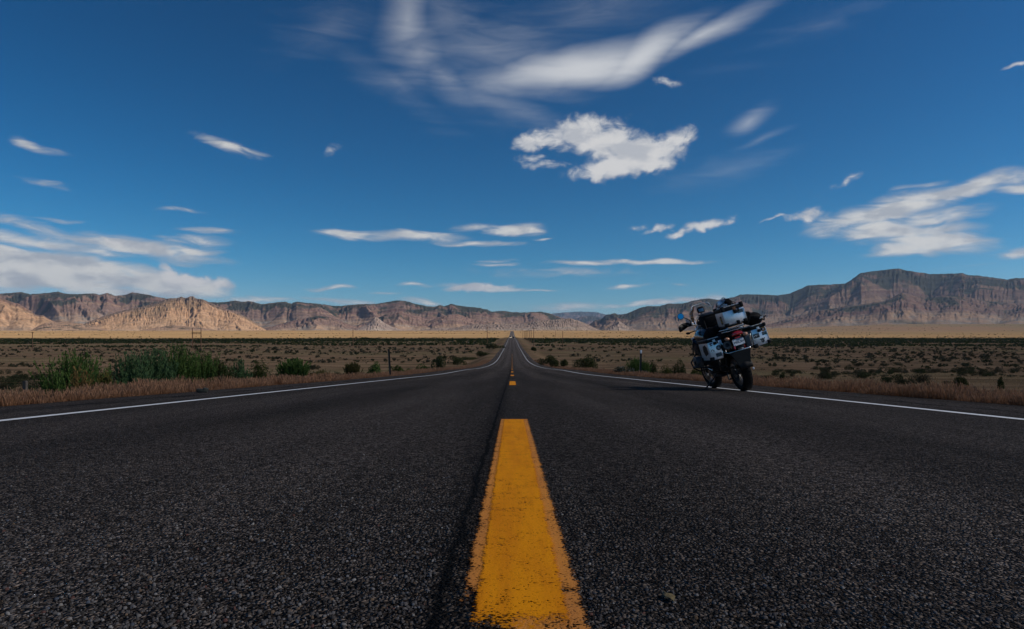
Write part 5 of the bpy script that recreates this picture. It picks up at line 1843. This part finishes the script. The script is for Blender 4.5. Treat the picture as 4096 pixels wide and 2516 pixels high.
B().blob((.40, -.06, 1.065), (.165, .20, .105), (0, R(14), 0), .13, 3, 8, 2.0).obj('bag_body', M_BLACKMAT, t)
B().blob((.335, -.05, 1.135), (.085, .14, .07), (0, R(10), 0), .25, 3, 9, 3.0).obj('bag_hood', M_BLACKMAT, t)
B().tube([(.545, -.16, 1.00), (.56, -.15, 1.05), (.595, -.14, 1.055)], .012, 8).obj('buckle', M_BLACK, t)
B().tube([(.27, -.20, 1.02), (.33, -.235, 1.12), (.43, -.24, 1.10), (.53, -.20, 1.0)], .010, 6).obj('strap', M_BLACK, t)
B().prism([(.44, 1.040), (.505, 1.050), (.50, 1.072), (.48, 1.066), (.465, 1.078)], -.262, -.254, 'XZ').obj('label_patch', M_INK3, t)
t = strapped('helmet_cover', 'silver and black bundle tied on the top case lid', 'bundle')
B().blob((-.012, -.22, 1.42), (.118, .125, .082), (0, R(6), 0), .14, 4, 12, 2.6).obj('cover', M_CHROMEBAG, t)
B().blob((.02, -.28, 1.425), (.075, .09, .064), (0, R(10), 0), .22, 3, 14, 3.0).obj('dark_fold', M_BLACKMAT, t)
B().tube([(-.14, -.30, 1.375), (-.09, -.33, 1.42), (.03, -.34, 1.45), (.12, -.32, 1.40), (.145, -.30, 1.375)], .006, 6).obj('net_cord', M_BLACK, t)
B().tube([(-.15, -.20, 1.37), (-.11, -.21, 1.46), (.0, -.22, 1.517), (.10, -.21, 1.46), (.14, -.2, 1.37)], .006, 6).obj('net_cord', M_BLACK, t)

# ------------------------------------------------------------------ two cars far down the road
M_CARDARK = plain('dark_car_paint', (.02, .021, .025), .25, coat=.5)
M_CARGREY = plain('grey_car_paint', (.06, .065, .075), .25, coat=.5)
M_CARGLASS = plain('car_glass', (.02, .025, .03), .08)
M_LAMP = plain('lit_headlight', (.9, .85, .75), .2, emit=((1.0, .80, .55), 14.0))


def car(x, y, face, label, mat, lit):
    root = empty('car', (x, y, float(prof(y) + crown(x)) + .02), (0, 0, face))
    tag(root, label, 'car')
    B().prism([(-2.25, .35), (2.2, .35), (2.28, .62), (2.15, .88), (1.0, 1.0), (-1.2, 1.05), (-2.2, 1.0), (-2.3, .7)], -.9, .9, 'YZ', .06).obj('body', mat, root)
    B().loft([[(sx, yy, zz) for sx, yy, zz in ((-.82, -1.9, 1.0), (.82, -1.9, 1.0), (.82, 1.0, .98), (-.82, 1.0, .98))], [(sx, yy, zz) for sx, yy, zz in ((-.66, -1.5, 1.62), (.66, -1.5, 1.62), (.66, .25, 1.64), (-.66, .25, 1.64))]]).obj('cabin', M_CARGLASS, root)
    B().box((0, -.62, 1.66), (1.3, 1.75, .05), .02).obj('roof', mat, root)
    for sx in (-1, 1):
        for yy in (-1.4, 1.4):
            B().lathe([(-.1, .0), (-.1, .32), (.1, .32), (.1, .0)], (sx * .82, yy, .33), 'X', 18, closed=False).obj('wheel', M_RUBBER, root)
        B().box((sx * .66, 2.24, .74), (.36, .08, .16), .03).obj('headlight', M_LAMP if lit else M_ALU2, root)
        B().box((sx * .68, -2.27, .86), (.3, .06, .14), .02).obj('tail_light', M_RED, root)
        B().box((sx * 1.0, .75, 1.05), (.2, .1, .14), .03).obj('door_mirror', mat, root)
    return root


car(-1.85, 880, math.pi, 'oncoming dark car with lit headlights far down the road', M_CARDARK, True)
car(1.85, 840, 0, 'dark car driving away far down the road', M_CARGREY, False)

# a dry leaf on the near asphalt
X, Y = at_px(2686, d=.34 * F / (2392 - 1467))
lf = B().grid([[(-.012 + .004 * j, -.016 + .008 * i + .003 * j, .002 + .0022 * ((i + j) % 2)) for j in range(5)] for i in range(4)]).obj('fallen_leaf', plain('dry_leaf', (.12, .095, .045), .8, var=.3, scale=200), solid=.0006)
lf.location = (X, Y, float(prof(Y) + crown(X)) + .003)
lf.rotation_euler = (0, 0, .6)
tag(lf, 'small curled yellowish leaf lying on the near right lane', 'leaf')

# ------------------------------------------------------------------ thin cloud bank overhead, out of the picture, shading the near plain
def overhead_cloud():
    H = 1900.0
    sh = SUN_DIR * (H / SUN_DIR.z)
    rng = np.random.default_rng(5)
    x = np.linspace(-2100, 2300, 90)
    y = np.linspace(-1900, 1150, 70)
    X, Y = np.meshgrid(x, y)
    ex = np.minimum(sstep(-2100, -1700, X), sstep(2300, 1900, X))
    ey = np.minimum(sstep(-1900, -1400, Y), 1 - sstep(700, 1150, Y + 60 * fbm(X / 500, Y / 500, 81, 3)))
    body = np.clip(ex * ey, 0, 1)
    th = 130 * body * (.55 + .45 * fbm(X / 420, Y / 300, 83, 4))
    top = np.stack([X + sh.x, Y + sh.y, H + th], -1)
    bot = np.stack([X + sh.x, Y + sh.y, H - 25 * body * (1 + .8 * fbm(X / 300, Y / 300, 85, 3)) - .5], -1)
    n = X.size
    i = np.arange(n).reshape(X.shape)
    q = np.stack([i[:-1, :-1], i[:-1, 1:], i[1:, 1:], i[1:, :-1]], -1).reshape(-1, 4)
    Q = np.concatenate([q, q[:, ::-1] + n])
    V = np.concatenate([top.reshape(-1, 3), bot.reshape(-1, 3)])
    m, g, out = new_mat('thin_cloud')
    at = g.new('ShaderNodeAttribute', attribute_name='Col')
    geo = g.new('ShaderNodeNewGeometry')
    nz = g.noise(geo.outputs['Position'], .0035, 4, .55)
    a = g.math('MULTIPLY', at.outputs['Fac'], g.smooth(nz, .2, .75, .16, .33))
    tl = g.new('ShaderNodeBsdfTranslucent')
    tl.inputs[0].default_value = (.9, .9, .9, 1)
    df = g.new('ShaderNodeBsdfDiffuse')
    df.inputs[0].default_value = (.9, .9, .9, 1)
    ad = g.new('ShaderNodeMixShader')
    ad.inputs[0].default_value = .5
    g.link(df.outputs[0], ad.inputs[1])
    g.link(tl.outputs[0], ad.inputs[2])
    tr = g.new('ShaderNodeBsdfTransparent')
    mx = g.new('ShaderNodeMixShader')
    g.link(a, mx.inputs[0])
    g.link(tr.outputs[0], mx.inputs[1])
    g.link(ad.outputs[0], mx.inputs[2])
    g.link(mx.outputs[0], out.inputs[0])
    c = np.repeat(np.concatenate([body.ravel(), body.ravel()])[:, None], 3, 1)
    o = np_mesh('cloud', V, Q, col=c, mat=m, smooth=True)
    tag(o, 'thin cloud bank drifting over the near plain', None, kind='structure')


overhead_cloud()

# ------------------------------------------------------------------ haze: even pale air round everything
def haze():
    m, g, out = new_mat('haze_air')
    v = g.new('ShaderNodeVolumePrincipled')
    v.inputs['Color'].default_value = (.50, .70, 1.0, 1)
    v.inputs['Density'].default_value = 2.4e-5
    v.inputs['Anisotropy'].default_value = .2
    g.link(v.outputs[0], out.inputs['Volume'])
    o = B().box((0, 14500, 790), (59000, 30000, 1620)).obj('haze', m)
    tag(o, 'pale blue haze in the air', 'haze', kind='stuff')


haze()
